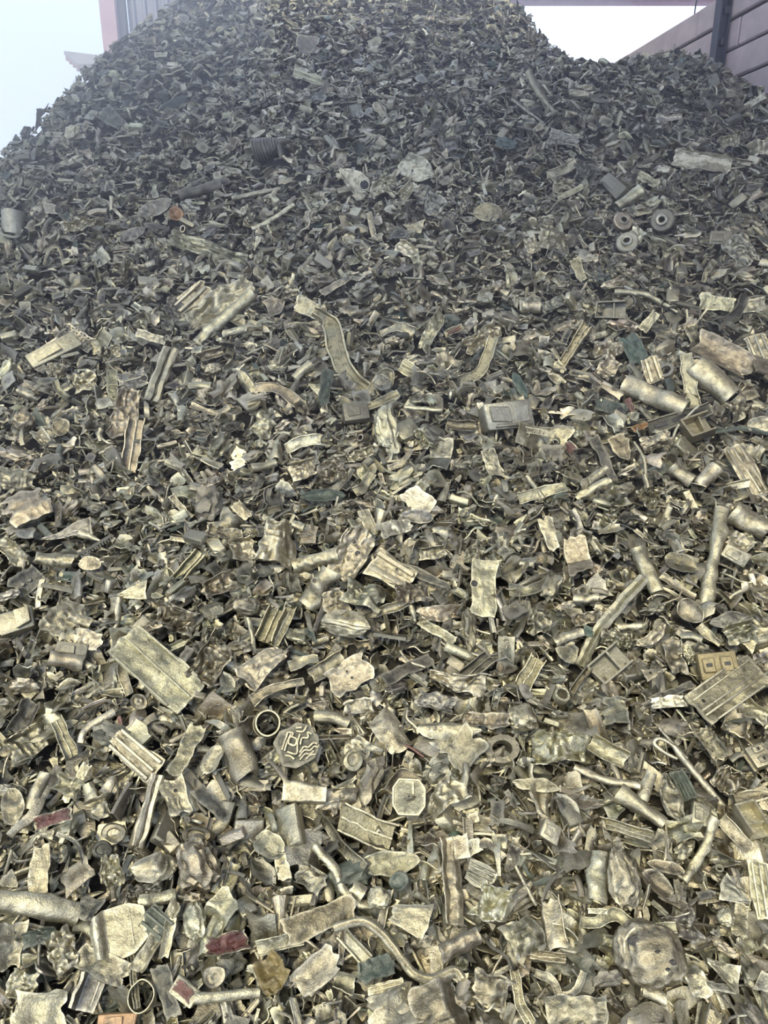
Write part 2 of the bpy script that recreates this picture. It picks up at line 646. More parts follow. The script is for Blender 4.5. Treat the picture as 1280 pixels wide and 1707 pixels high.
A, B, C, D = at_y(107, 91, 17.6), at_y(190, 101, 17.6), at_y(190, 112, 16.0), at_y(131, 114, 16.0)
cn = np.array((0, 0, .07))
can = link('canopy_roof', to_mesh('canopy_roof', np.array([A, B, C, D, A + cn, B + cn, C + cn, D + cn]),
           [(3, 2, 1, 0), (4, 5, 6, 7), (0, 1, 5, 4), (1, 2, 6, 5), (2, 3, 7, 6), (3, 0, 4, 7)], mat=ROOFM, smooth=False))
for k in range(4):
    s = .12 + .25 * k
    p, q = A + (D - A) * s, B + (C - B) * s
    v_, f_ = sweep_vf(catmull([p - cn * .6, q - cn * .6], 2), [(-.03, -.04), (.03, -.04), (.03, .04), (-.03, .04)], (0, 0, 1))
    link('purlin', to_mesh('purlin', v_, f_, mat=PRIMER, smooth=False), can)
pp = .5 * (B + C)
link('canopy_post', to_mesh('canopy_post', *box_vf(pp[0] - .15, pp[0], pp[1] - .1, pp[1] + .1, 0, pp[2]), mat=STEEL, smooth=False), can)
tag(can, 'tip of a distant canopy roof showing past the heap at the left', 'roof')

# heap core, coloured near black for the shade in the gaps
xs = np.arange(-7.0, 4.05, 0.07)
ys = np.arange(-0.6, 12.6, 0.07)
X, Yg = np.meshgrid(xs, ys, indexing='ij')
Hh = heap(X, Yg)
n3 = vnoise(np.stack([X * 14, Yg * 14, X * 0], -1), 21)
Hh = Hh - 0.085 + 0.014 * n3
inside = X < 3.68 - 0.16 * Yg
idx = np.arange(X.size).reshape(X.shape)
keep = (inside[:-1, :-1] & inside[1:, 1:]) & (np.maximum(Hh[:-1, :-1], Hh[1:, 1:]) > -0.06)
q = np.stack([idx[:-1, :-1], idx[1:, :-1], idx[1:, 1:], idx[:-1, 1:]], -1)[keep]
core = link('heap_core', to_mesh('heap_core', np.stack([X, Yg, Hh], -1).reshape(-1, 3), q, mat=CORE))
tag(core, 'dark core of the heap, coloured for the shade in its gaps', 'scrap', kind='stuff')


# ------------------------------------------------------------------ the pieces one can pick out in the photograph
# kind | points along the piece (pixels) | width (pixels) | tone | [landmark name:] description | options
PIECES = '''
sheet|0,900 38,940|30|y|curled pale sheet end with a flared lip|bend=2.2
tri|70,898 152,876|32|g|dull grey torn sheet lying flat|crumple=.03
rod|131,889 150,894 168,902|15|y|small pale cone with a pointed tip|taper=.15
rack|135,922 188,892|11|d|toothed rack:narrow dark rack with a row of teeth|
oval|133,936 168,942|24|y|small rounded pale tab|bend=.5
half|60,930 123,934|27|o|half-round olive trough|
plate|18,985 62,953|36|d|dark plate with two small studs|studs=1
block|-4,1046 57,1028|36|b|stepped housing:brown stepped metal housing at the edge|step=1
sheet|80,1050 132,1008|46|y|torn pale sheet with ragged corners|crumple=.06,jag=.16
half|114,1026 151,1040|22|y|short half-pipe with a dark mouth|
sheet|128,1060 166,1070|28|y|small pale flap with a scalloped edge|jag=.2
rod|199,995 196,1030 190,1060 188,1086|10|o|crinkled upright strap|lumpy=1
tri|196,990 243,984|31|y|pale three-cornered scrap|
foil|262,1024 318,1040|42|b|creased brown foil wad|
block|92,1081 146,1086|24|d|dark round-cornered bar|
tube|82,1098 139,1107|26|b|flattened brown tube stub|
slab|205,1062 320,1168|64|y|ribbed slab:large pale flat slab with a raised centre rib|ribs=1
sheet|326,1138 372,1078|52|b|crumpled brown cup of sheet|bend=1.9,crumple=.2
strip|204,1098 206,1128 216,1157|15|o|hooked olive strap|
rod|134,1238 146,1214 190,1185|11|y|bent pale lever rod|
chan|92,1200 119,1260|21|y|short pale H-shaped profile|
plate|198,1195 204,1216|6|r|thin red sliver|
ribbed|186,1228 264,1290|52|o|olive casting with spread ribs|shape=fan
sheet|14,1256 76,1222|46|o|folded olive sheet corner|folds=1
half|30,1218 52,1168|36|d|dark rolled sheet standing upright|
disc|218,1170 248,1170|30|b|dimpled brown disc|
plate|331,1208 290,1290|27|o|long worn flat bar with pale scratches|
tube|384,1222 412,1296|44|b|thick brown tube end|crush=.3
oval|366,1243 340,1288|31|y|smooth pale rounded flap|bend=1.2
chan|335,920 293,970|19|o|slanting olive channel|
sheet|338,986 389,966|38|b|curled brown sheet cup|bend=2.0
sheet|345,884 406,893|22|b|brown curved sheet with a bright rim|bend=1.2,arc=.8
sheet|384,914 430,911|46|y|pale square sheet with a rolled lip|folds=1
lump|391,1008 432,1013|27|b|smooth brown oval lump|
rod|414,1030 420,1060 424,1092|8|o|short upright bent rod|
plate|353,1020 370,1014|15|y|tiny bright square tab|
sheet|430,904 502,915|64|y|creased sheet:wide pale sheet with a V-shaped crease|ufold=1
sheet|427,886 469,889|19|d|dark curved rim of sheet|bend=1.6
sheet|570,962 604,884|56|y|twisted sheet:tall pale twisted sheet with punched gaps|twist=.8,bend=1.2,crumple=.1,hole=.05;-.15;.09,hole2=.22;.1;.07
half|486,945 562,924|28|y|pale curled flap reaching out sideways|
tube|553,954 530,982 508,1010|32|o|elbow pipe:olive elbow pipe with a round bolt hole|hole=.25;0;.12
plate|634,887 687,873|27|w|very bright flat plate|
ribbed|605,850 622,892|22|y|upright tab with a knurled face|
leaf|667,862 723,862|23|g|smooth grey leaf-shaped scrap|bend=.8
ribbed|620,933 682,972|54|y|ridged panel:broad pale panel with a ridge and slots|n=2,hole=.1;.1;.05
sheet|655,986 713,984|34|b|brown sheet tucked under the panel|
plate|660,937 752,981|19|d|dark grey knife-like blade|shape=leaf
sheet|699,926 743,919|25|o|small folded olive flap|folds=1
sheet|809,930 804,1026|41|y|notched plate:tall pale plate with rounded corner and notch|crumple=.02,jag=.03,bend=.3,hole=.0;-.4;.14
strip|817,925 826,940 831,962|10|o|curved edging strip|
half|616,1026 690,1000|21|y|pale leaf-shaped channel|shape=leaf
sheet|574,984 634,999|37|o|wavy folded olive sheet|wave=.12
shell|534,1034 613,1046|46|y|ridged shell:dished pale shell with a curved ridge|ribs=1
sheet|539,1011 574,999|36|b|creased brown sheet above a shell|
chan|440,1068 464,1014|27|o|dark olive open channel|
chan|455,1076 485,1010|19|y|long pale channel beside a darker one|
fan|472,1084 404,1132|52|y|fan sheet:broad pale sheet spreading like a fan|crumple=.05
strip|524,1051 538,1015 552,978|7|d|narrow dark strap|
sheet|699,1026 763,1017|27|p|twisted pinkish scrap with bright tips|twist=1.2,bend=1
plate|699,1034 758,1069|17|o|slim olive flat bar|
plate|639,1133 719,1099|21|d|long flat bar:long dark flat bar|crumple=.02
rod|667,1085 682,1103 709,1112|4|y|thin curved wire crossing a dark bar|
strip|481,1113 505,1104 531,1100|14|y|curved pale tab|
half|519,1129 571,1094|29|o|olive trough with a rough rim|
sheet|554,1143 611,1108|47|y|two-dot sheet:smooth pale sheet with two punched dots|crumple=.03,bend=.6,hole=0;-.1;.06,hole2=0;.15;.05
strip|419,1169 450,1150 506,1135|21|o|long tapering curved scrap|taper=.4
sheet|719,1131 810,1148|46|y|pale triangular folded sheet|shape=fan,folds=1,crumple=.1
sheet|696,1160 757,1176|31|g|grey torn sheet with a ragged end|jag=.18
cup|421,1207 469,1207|48|b|open ring:thick-walled round metal cup with a bright rim|
maze|464,1258 527,1226|62|d|maze casting:brown casting with maze-like raised channels|
sheet|630,1192 669,1246|41|y|saddle flap:pale saddle-shaped flap|bend=-1.1,arc=.8,crumple=.04
sheet|589,1238 619,1256|29|y|small pale torn tab|
cap|571,1267 606,1267|35|y|dented round cap|
housing|691,1216 798,1223|38|y|folded housing:long pale folded housing with rivet dimples|
sheet|754,1266 797,1228|52|o|smooth curved olive plate|bend=1.0,crumple=.02
sheet|774,1198 852,1201|25|b|long brown curled plate|bend=1.2
sheet|574,1179 623,1174|23|y|rumpled pale scrap|crumple=.16
tri|509,1176 541,1178|25|b|brown three-sided scrap|
chan|774,1131 816,1097|25|d|dark angle bracket|
rod|675,1242 690,1250 706,1262|4|r|thin reddish wire|
foil|776,927 804,928|30|o|small crinkled olive wad|
tube|489,873 509,881|13|y|tiny bright pipe stub|
barpath|1073,964 998,1050 967,1110|19|y|long bent bar:long pale bent bar lying at a slant|
tube|1204,848 1190,932 1175,1010|25|y|long crushed tube:long pale crushed tube standing steeply|crush=.35
plate|955,888 969,962|41|p|tan strap:broad tan strap plate with a bent tail|ufold=1,crumple=.03
plate|907,862 922,913|25|y|narrow bright band|
strip|849,983 880,985 911,972|19|o|grooved curved strip|
spoon|1131,1003 1172,1037|39|y|spoon-shaped bowl:smooth pale spoon-shaped bowl|
strip|1164,1043 1180,1058 1201,1073|18|y|pale tail strap below a bowl|taper=.5
strip|1103,958 1122,975 1160,996|11|y|slender pale strap above a bowl|
tube|1060,914 1078,950 1094,986|30|o|bottle tube:crushed olive tube shaped like a bottle|taper=.6
leaf|1107,929 1164,946|31|b|brown pod with a pale rim|bend=1.4
sheet|1214,894 1251,917|29|y|shiny pale bent sheet|bend=1.2
tube|1220,853 1277,888|36|y|thick pale tube chunk at the edge|
block|1205,914 1246,936|26|o|square olive bracket block|
openbox|993,1127 1041,1088|42|d|open box:dark open box with bright edges|
half|954,1152 981,1114|27|b|rolled brown sheet end|bend=4.6
ring|924,1159 950,1159|26|y|pipe mouth:pale round pipe mouth|
chan|871,1146 894,1097|27|o|upright olive channel with a rib|
shield|939,1074 958,1107|31|b|brown D-shaped plate with a raised rim|
foil|1004,1059 1066,1076|31|o|rough olive nugget|
sheet|1064,1080 1112,1044|23|y|folded pale leaf of sheet|folds=1,shape=leaf
sheet|1119,1066 1131,1120|27|b|wavy brown upright sheet|wave=.12
foil|1139,1073 1156,1107|17|y|knobbly pale bolt lump|
connector|1164,1114 1227,1108|42|a|amber connector:amber yellow connector block with slots|
slab|1163,1183 1267,1114|57|y|grooved extrusion:wide pale grooved extrusion with a hole|ribs=2,hole=-.38;.1;.06
plate|1084,1169 1156,1141|13|d|thin dark blade edge|
sheet|1087,1174 1141,1167|19|w|bright bent flap|bend=1
tri|1111,1116 1074,1126|23|y|pale three-cornered plate with a hole|hole=.2;0;.12
plate|1008,1186 1050,1185|41|o|flat square olive plate|
foil|888,1246 982,1244|54|y|foil heap:big heap of crinkled pale foil|
lump|853,1201 895,1194|40|y|rounded pale nugget|
looprod|1127,1264 1108,1255 1090,1240 1098,1231 1120,1242 1142,1270 1172,1305 1206,1346|12|y|looped rod:pale rod ending in a flattened loop|
rod|1098,1212 1118,1235 1146,1265|5|g|thin straight wire beside a loop|
half|984,1234 1042,1270|38|y|broad pale half pipe|
sheet|1164,1214 1205,1262|29|b|brown curled sheet strip|bend=1.3
sheet|1239,1174 1281,1202|31|y|pale bracket at the edge|folds=1
connector|1254,1244 1277,1278|31|b|brown block with twin round sockets|
sheet|1214,1063 1262,1049|43|o|large folded olive sheet|folds=1
tri|1266,1061 1243,1079|27|y|bright pale wedge|
leaf|1184,1039 1247,1027|25|g|grey-green leaf scrap|
tube|956,998 996,998|15|y|short pale straight bar|
tube|1029,1046 1069,1043|12|y|small pale crossbar|
sheet|994,1009 1013,1017|21|y|small looped pale scrap|bend=3
sheet|954,1037 1003,1024|21|b|brown arched strip of sheet|arc=1
plate|972,1051 988,1053|17|t|small teal chip|
half|924,1069 971,1051|17|y|pale rolled strip|
foil|878,1034 921,1041|42|b|crushed brown foil|
lathstrip|98,1277 57,1352 16,1394|15|y|long lath:long slender pale lath with a bent tip|
leaf|14,1316 23,1377|36|o|olive blade with a bright rim|bend=.9
tube|76,1289 50,1351|23|o|flattened olive tube|
plate|146,1275 108,1337|17|y|slim pale strip standing on end|
sheet|57,1374 120,1354|21|r|red-painted sheet:torn sheet with dark red paint|crumple=.12
rod|146,1308 152,1326 163,1344|17|y|knuckled pale peg|lumpy=1
rod|186,1296 180,1312 171,1326|15|y|stubby pale peg|lumpy=1
sheet|149,1356 190,1339|41|o|V-shaped olive sheet|ufold=1,folds=1
cap|170,1386 213,1390|30|y|worn pale button|
cap|154,1415 186,1421|25|d|dark shallow cup|
chan|263,1292 228,1413|23|y|twin bar:long pale twin-ridged bar|double=1
plate|284,1299 302,1357|41|y|drilled plate:pale plate with one round hole|hole=-.15;.05;.09,bend=.5
plate|329,1314 376,1367|25|d|smooth dark flat bar|
sheet|93,1299 132,1319|31|o|bowl-like olive sheet|bend=1.4
strip|94,1390 118,1398 134,1418 145,1467|6|g|thin arched band|
sheet|66,1408 63,1492|33|y|tall pale plate with a folded side|folds=1,crumple=.03
foil|184,1423 191,1477|31|y|pale crumpled wedge|
bolt|187,1479 190,1503|11|b|short threaded bolt|
shell|219,1448 299,1444|46|y|cracked shell:shallow pale shell with a crack|
foil|214,1486 269,1478|19|d|dark crushed gasket|
half|232,1503 293,1491|23|y|pale rolled tube half|
lump|328,1402 332,1482|58|b|furry lump:big brown matted lump|rough=.2
cap|304,1391 356,1396|25|b|brown pinched disc|
tube|-24,1500 55,1508 132,1526|36|y|crushed pipe:long pale crushed pipe with a hollow end|crush=.15
thickfold|150,1569 246,1533|78|y|folded block:big smooth folded plate with rounded lip|
ribbed|243,1524 281,1556|36|n|dark green corrugated flap|
forked|299,1508 270,1560 231,1624|41|y|forked sheet:pale forked folded sheet|
sheet|349,1547 387,1499|50|y|pale bent plate with a sharp fold|ufold=1,crumple=.03
lump|321,1508 331,1567|33|y|long pale nugget|
sheet|344,1577 412,1567|32|r|curled scrap lined with red paint|bend=1.8,crumple=.12
disc|338,1630 374,1630|36|b|flat brown round disc|
block|291,1639 327,1669|29|r|red block:small block with chipped red paint|
tube|325,1665 378,1660 432,1655|16|y|long straight pale bar at the bottom|crush=.1
plate|264,1613 291,1692|30|d|slotted bar:dark flat bar with a triangular slot|slot=1
ring|212,1660 258,1660|46|o|thin olive ring half buried|thin=1
chan|217,1588 229,1682|11|o|narrow upright channel|
thickfold|118,1648 174,1662|50|g|grey bent box:smooth grey box-shaped bend|
sheet|129,1588 207,1626|36|o|wavy olive tongue with a bright lip|wave=.08,crumple=.1
sheet|29,1687 106,1679|54|y|flat torn sheet:flat pale sheet with torn outline|crumple=.02,jag=.22
sheet|21,1538 11,1617|44|o|upright curled olive plate|bend=1.2
rod|66,1566 64,1610 60,1664|5|d|thin dark upright wire|
sheet|37,1570 92,1558|27|n|dark folded sheet|folds=1
foil|94,1558 116,1612|37|y|pale crumpled sheet clump|
foil|13,1638 60,1646|37|y|pale crumpled open lump|
block|163,1702 227,1701|22|c|orange copper bar at the bottom edge|
sheet|131,1508 167,1521|32|d|dark stepped sheet|ufold=1
tri|31,1477 9,1460|32|y|pale tab by the edge|
tray|474,1320 543,1325|42|y|flanged tray:pale box tray with turned edges|
hexplate|683,1301 681,1359|52|g|hexagonal plate:grey six-sided plate with a centre hole|
sheet|719,1357 772,1309|52|y|folded pale star-like sheet with ridges|crumple=.14,ufold=1,shape=fan
strip|497,1347 535,1365 570,1410 607,1448|17|o|twisted leaf strip:long twisted strip running downhill|twist=.7
leaf|596,1444 700,1434|37|o|broad leaf-shaped plate with a pale rim|bend=.7,arc=.4
tube|523,1410 555,1445 571,1478 598,1505 617,1508|15|y|wriggling tube:wriggling pale thin tube|crush=.1
srod|556,1548 601,1536 635,1556 662,1589 689,1623 722,1633 756,1618 771,1633|16|o|long S-shaped rod:long S-shaped grooved rod with a flared end|
plate|572,1546 571,1580 568,1613|12|b|short brown strip hanging from the S rod|
plate|477,1553 591,1511|44|b|worn panel:long brown panel with pale scuffs|crumple=.03
fan|655,1524 711,1540|62|y|trapezoid plate:pale flat trapezoid plate|crumple=.02,taper=.9,jag=.04
bracket|748,1399 760,1542|38|y|upright bracket:tall pale folded bracket|
plate|770,1421 801,1409|25|y|small pale tab with a pinhole|hole=0;0;.07
ribbed|781,1448 822,1472|35|g|grey finned sheet|n=5
foil|792,1494 850,1517|57|w|painted foil:white crumpled foil with green paint|
oval|422,1399 472,1421|38|o|olive oval leaf|bend=.7
plate|467,1424 476,1467|21|y|bright upright tab|
sheet|496,1454 542,1476|31|o|creased olive scrap|crumple=.14
half|587,1479 607,1492|29|y|small pale cup|
lump|614,1495 652,1501|29|y|round pale knob|
sheet|438,1598 467,1642|47|a|crumpled yellowish sheet|crumple=.18,bend=1.4
sheet|494,1642 562,1594|47|y|smooth paddle:large smooth pale paddle of sheet|crumple=.03,bend=1.0
strip|428,1582 465,1572 506,1562|21|y|torn pale flap|
half|557,1634 589,1642|31|o|small curled olive tab|
ribbed|614,1656 673,1639|21|y|ribbed clamp:pale clamp with ribbed jaws|
sheet|622,1694 697,1664|64|y|domed sheet:broad domed pale sheet at the bottom|bend=1.3,crumple=.05
sheet|697,1706 768,1662|84|b|huge fold:huge brown folded sheet at the bottom|ufold=1,crumple=.06
sheet|794,1638 847,1664|46|b|brown ragged sheet|jag=.15
half|734,1592 797,1559|34|b|brown fluted trough|
sheet|599,1627 656,1604|32|n|dark green-grey creased sheet|crumple=.15
disc|649,1470 681,1470|32|n|dark green rough pad|
chan|567,1364 656,1397|41|o|arrow fold:olive folded channel pointing downhill|
strip|648,1322 668,1291 700,1306|16|b|brown strip curving over the six-sided plate|
leaf|856,1304 932,1312|21|o|dart leaf:slim olive dart-shaped leaf|
tube|958,1279 1008,1300 1067,1311|12|y|long thin curved pipe|crush=.1
tube|1029,1319 1107,1374|31|o|tapered tube:fat tapered olive tube|taper=.65,crush=.12
tube|1086,1287 1070,1333|18|y|short pale pipe|crush=.1
leafpod|1107,1288 1131,1367|37|b|shovel piece:brown shovel-shaped piece|
ribbed|1127,1287 1151,1333|27|n|dark ribbed rubbery block|n=5
block|1149,1357 1184,1366|33|o|smooth olive square tab|
tube|1193,1364 1172,1420 1139,1467|17|y|twisted bar:twisted pale bar|crush=.5
strip|1201,1364 1222,1386 1249,1416|20|y|bent pale bracket strip|
tube|1001,1418 993,1502|32|y|left pod:crushed pale pod with a hollow foot|crush=.5
lump|1033,1418 1041,1512|44|o|smooth pod:tall smooth olive pod|rough=.1
leaf|1081,1440 1142,1453|21|b|brown curved blade|bend=.8
oval|1074,1454 1122,1492|31|b|tan pod half|bend=1.2
sheet|915,1503 929,1577|49|y|curled square plate:pale square plate with curled edges|folds=2,crumple=.02
strip|945,1524 985,1538 1028,1525 1065,1546 1127,1546|17|y|long ribbon:long wavy pale ribbon|
can|1026,1607 1134,1588|96|o|crushed round can:big crushed round can with torn holes|
rod|859,1444 875,1474 894,1510|6|y|thin straight pale rod|
sheet|846,1573 895,1552|52|o|ragged olive sheet|
chan|884,1590 943,1600|15|o|short olive rail|
strip|892,1621 920,1635 936,1661 960,1650 973,1620|12|y|U-shaped ribbon:U-shaped pale ribbon|
chan|857,1618 867,1673 886,1709|17|y|pale tapered bar at the bottom|
sheet|913,1692 1010,1690|52|o|large olive sheet at the bottom edge|crumple=.08
sheet|1140,1604 1174,1670|30|y|elbow flap:pale elbow-shaped flap|ufold=1,bend=.8
plate|1149,1637 1227,1651|13|g|grey wedge bar|
tri|1180,1603 1234,1631|44|y|pale triangular leaf with a dark mouth|bend=1
tube|1071,1649 1110,1666|23|y|stubby pale pipe|crush=.1
tube|916,1670 960,1673|11|y|tiny pale bar|
plate|980,1518 1013,1520|8|w|bright white sliver|
ribbed|1262,1433 1276,1532|34|y|fluted panel:pale fluted panel at the edge|n=3
tri|1250,1500 1204,1475|46|g|dull grey triangular sheet|
plate|1237,1506 1232,1562|23|o|upright olive flat bar|
lump|1199,1519 1222,1541|29|y|small shiny nugget|
foil|1108,1551 1163,1540|42|g|grey crinkled foil|
openbox|1237,1344 1267,1392|33|y|small pale housing|
block|903,1378 932,1396|31|o|olive chipped block|
chan|999,1370 1087,1398|17|y|pale slotted bar in a tangle|
plate|1261,1634 1283,1646|31|g|grey tab by the edge|
foil|1189,1289 1237,1312|42|b|brown crumpled sheet clump|
ribbed|300,524 350,480|42|y|fluted sheet:fluted sheet with long grooves|n=3
sheet|311,542 364,512 416,477|39|y|rumpled sheet:long rumpled pale sheet|crumple=.16,bend=1.4
tube|326,573 421,490|19|y|slanting pipe:straight pale pipe lying uphill|crush=.1
sheet|276,505 302,522|27|d|dark square flap|
half|372,556 411,547|19|y|short pale curl|
plate|227,553 276,569|14|y|flat pale strip|
chan|284,583 252,672|25|y|grooved bar:pale bar with a centre groove|double=1
plate|199,639 246,628|37|g|eyelet casting:grey casting with an eyelet hole|hole=.36;.0;.13,ribs=1
sheet|216,650 200,732|44|p|broken casting:broken tan casting with a hole|crumple=.1,bend=.6,hole=-.2;0;.05
plate|187,617 190,682|17|o|upright olive strip with pinholes|hole=.2;0;.08
chan|229,699 222,740 214,785|25|p|tan splintered bar|
mesh|104,547 154,579|27|y|perforated flap:pale perforated flap|lift=.02
strip|152,579 168,572 182,553|20|y|pale curl joined to a flap|
block|49,609 129,566|24|o|long olive block:long olive squared block|
strip|91,634 104,658 138,676|9|o|arched olive strip|
foil|169,590 203,588|27|o|crumpled olive ball|
foil|77,618 111,618|25|o|creased olive wad|
sheet|117,641 159,631|29|y|rumpled pale flap|crumple=.2
lump|21,706 55,697|28|b|brown knuckle lump|
oval|89,704 117,719|30|b|rounded brown flap|bend=.8
sheet|60,716 76,738|23|y|pale wave-shaped scrap|bend=2
sheet|-4,794 57,801|38|y|broad pale sheet at the edge|crumple=.1
sheet|13,862 74,828|47|p|tan slab sheet:large tan sheet by the edge|crumple=.04
strip|318,675 360,689 381,677|9|y|pale hooked strip|
strip|275,769 303,785 323,814|9|y|pale arched bar|
leaf|395,617 428,660|19|y|pale grooved leaf|ribs=1
lump|344,620 369,612|17|y|smooth pale pebble-like lump|
plate|385,779 408,769|17|w|bright little tab|
sheet|328,599 371,584|26|o|open-mouthed crumpled tube|bend=3.6,crumple=.1
plate|392,839 413,862|20|y|square pale scrap|
plate|284,825 318,864|11|o|narrow olive strip|
half|29,650 65,667|19|y|rolled pale strip by the edge|
lippedbar|524,524 551,541 568,605 619,669|29|y|lipped bar:long curved pale bar with raised edges|
strip|566,664 608,679 664,654|10|o|curved olive rail|
block|571,691 616,688|26|d|dark box under the curved rail|
lump|634,688 653,752|35|y|long rough nugget:long rough pale nugget|rough=.2
plate|544,617 540,677|23|n|green card:dark green flat card|
rod|674,679 737,684|7|y|straight pale pin|
strip|476,747 505,735 535,731|16|w|bright curved band:bright pale curved band|
sheet|737,721 729,791|36|g|folded belt:grey folded belt of sheet|ufold=1,crumple=.03
strip|634,557 662,545 691,553|13|y|arched pale strip|
sheet|774,582 829,547|35|y|crushed bundle:crushed bundle of pale sheet|crumple=.25,bend=1.6
strip|764,636 800,620 823,563|18|y|pale sheet fold standing up|
strip|741,558 771,544|9|r|small red-painted strip|
sheet|707,581 736,519|23|y|twisted pale upright scrap|twist=1.4,bend=1
shield|446,515 474,502|29|p|tan rounded tab|
plate|494,504 536,521|30|y|stack of pale flat scraps|
plate|537,488 585,461|13|g|grey slanting strip|
sheet|677,819 714,846|36|w|bright square:bright square torn plate|crumple=.03
shield|461,808 491,826|23|g|grey tag:plain grey tag|
strip|547,824 570,806 589,782|10|g|grey curved strip|
strip|591,821 606,812 619,789|15|o|bent olive strap|
leaf|503,827 577,824|22|n|dark boat-shaped shell|bend=1.6
sheet|486,788 529,777|33|y|pale angular sheet|folds=1
foil|533,786 577,784|33|b|brown rumpled square|
foil|579,766 622,749|19|y|white-edged crumple|
strip|426,646 464,648 502,676|16|p|tan wave strip:tan wavy strip|
sheet|423,704 449,722|35|y|pale worn flap|
tube|419,781 461,771|12|o|thin olive pipe|
strip|614,656 632,626 652,622 648,645|10|o|C-shaped olive strap|
oval|624,641 652,635|29|g|grey oval dish|bend=1
tri|513,640 535,649|20|y|small pale triangle|
strip|647,781 668,772 686,750|9|y|S-shaped pale strip|
half|745,707 791,711|21|b|brown flattened trough|
boxcast|804,702 881,688|46|g|box casting:grey box casting with raised panels|
plate|812,749 829,793|25|y|pale ribbed tab|ribs=1
foil|699,714 717,747|24|y|pale knotted crumple|
tri|699,591 679,597|9|w|sharp white sliver|
ribbed|667,607 692,623|25|y|small finned scrap|n=4
chan|979,543 934,614|15|y|tapered lever:slim pale tapered lever|
plate|924,604 940,619|16|y|bright foot tab|
plate|1046,563 1066,603|33|t|teal card:dull teal flat card|
ribbed|1080,597 1093,637|29|p|tan fluted piece|n=2
tube|1039,642 1144,681|33|y|fat crushed tube:fat pale crushed tube|crush=.3
sheet|1003,604 1027,621|33|p|tan square flap|
tube|1159,611 1214,662|35|y|dented pipe:dented pale pipe|crush=.2
strip|1142,589 1152,650 1161,682|19|y|folded pale strap standing up|
sheet|1162,569 1252,614|38|p|lipped tan sheet:large tan sheet with a pale lip|bend=1.1,crumple=.04
ribbed|1258,559 1276,604|31|y|pale ribbed edge piece|n=3
plate|1165,501 1221,509|25|y|scuffed plate:pale scuffed plate|crumple=.04
plate|1232,511 1275,505|23|y|pale scuffed plate end|
strip|1189,546 1225,525 1241,494|17|d|dark curved strap|
plate|1071,551 1093,521|19|y|bright upright tab among grey scrap|
rod|1024,487 1070,490 1103,506|9|o|olive curved rod|
plate|994,671 1043,686|25|n|holed plate:dark plate with a round hole|hole=.28;0;.22
railslot|1081,714 1184,681|23|d|slotted rail:dark slotted rail|
rod|1164,677 1130,711 1120,740 1119,772|5|g|hooked wire:thin grey hooked wire|
openbox|1139,721 1184,704|33|b|brown square tube with an open mouth|
plate|1054,716 1079,707|11|c|amber metal clip|
strip|1181,720 1240,714 1280,723|7|n|thin dark wavy blade|
sheet|859,727 910,760 963,722|40|y|holed bracket:bent pale bracket with a round hole|ufold=1,crumple=.03,hole=-.3;0;.07
lettered|868,715 914,723|10|g|lettered strip:narrow grey strip with stamped letters|lift=.05
ribbed|1221,744 1269,826|31|y|tapered extrusion:pale tapered extrusion with deep grooves|n=3
plate|989,729 1023,799|17|d|dark grey narrow blade|
shield|1024,727 1049,767|27|b|brown oval plate with a rim|
half|959,829 1019,800|19|y|twin trough:pale half tube lying beside its twin|
half|965,809 1011,781|19|y|upper pale half tube of a pair|
strip|864,831 910,818 946,812|17|y|tan-edged pale strip|
rod|879,794 906,831|8|o|short olive stick|
rod|1057,737 1073,765 1078,804|5|y|crinkled pale wire|
tube|1164,809 1196,779|25|y|smooth pale pipe stub|crush=.08
foil|1071,746 1116,724|27|y|pale pinched lump|
plate|1045,664 1056,686|11|r|dull red chip|
sheet|944,739 961,757|19|r|brownish red flap|
leaf|856,621 878,664|17|t|teal-striped leaf|
tube|867,512 901,511|19|y|small shiny pipe elbow|
sheet|903,513 939,499|17|g|grey smooth flap|
openbox|994,520 1043,517|27|d|dark shallow box|
foil|999,568 1031,592|35|y|pale crinkled clump|
oval|1249,716 1283,703|29|w|bright rounded scrap at the edge|
foil|1214,691 1247,669|35|b|brown knobbly clump|
plate|957,431 971,467|19|o|olive upright slat|
tube|1119,779 1151,801|21|o|worn olive pipe end|
foil|1064,820 1097,841|31|o|olive crumple beside a strip|
half|931,549 957,539|17|y|small pale trough|
sheet|285,394 335,413 409,438|27|y|wavy blade:long wavy pale blade|wave=.1,twist=.6
foil|103,381 170,371|22|y|pale crumpled fold|
leaf|197,399 242,381|17|g|grey pointed leaf|
plate|73,347 93,350|17|w|white square:small white square|
canister|22,352 22,392|46|g|canister:dull canister with a handle|
strip|74,442 82,418 98,413 108,450|6|o|arch-shaped bent strip|
hose|426,254 482,236|40|d|corrugated horn:dark corrugated horn-shaped hose|
leaf|268,181 313,161|13|n|dark green slim leaf|
plate|171,186 206,212|27|g|grey scuffed panel|
foil|298,234 326,234|28|y|pale foil ball|
disc|281,357 307,357|26|c|rusty disc:rusty round disc|
tube|298,326 367,307|17|d|dark pipe with an open end|crush=.1
leaf|231,359 287,334|21|g|grey paddle-shaped scrap|
tri|61,219 67,181|14|d|dark spike standing on the skyline|
rod|186,327 186,367|7|y|short pale post|
shield|671,270 722,294|40|w|shield plate:bright shield-shaped plate with a pinhole|hole=-.12;-.15;.05,bend=.7
pear|566,282 611,324|36|w|pear plate:bright pear-shaped plate with a notch|bend=.5,hole=.3;.2;.2
sheet|667,333 690,304|21|w|bright curl|bend=1.8
foil|621,316 654,309|27|y|pale rumpled lump|
sheet|707,352 732,323|35|g|smooth grey upright sheet|
leaf|788,356 837,354|27|o|olive wing-shaped scrap|
tri|671,375 704,378|23|y|pale pyramid scrap|
sheet|661,409 692,421|23|w|bright folded corner|folds=1
rod|419,381 445,372 491,341|8|y|forked branch:forked branch-like rod|branch=1
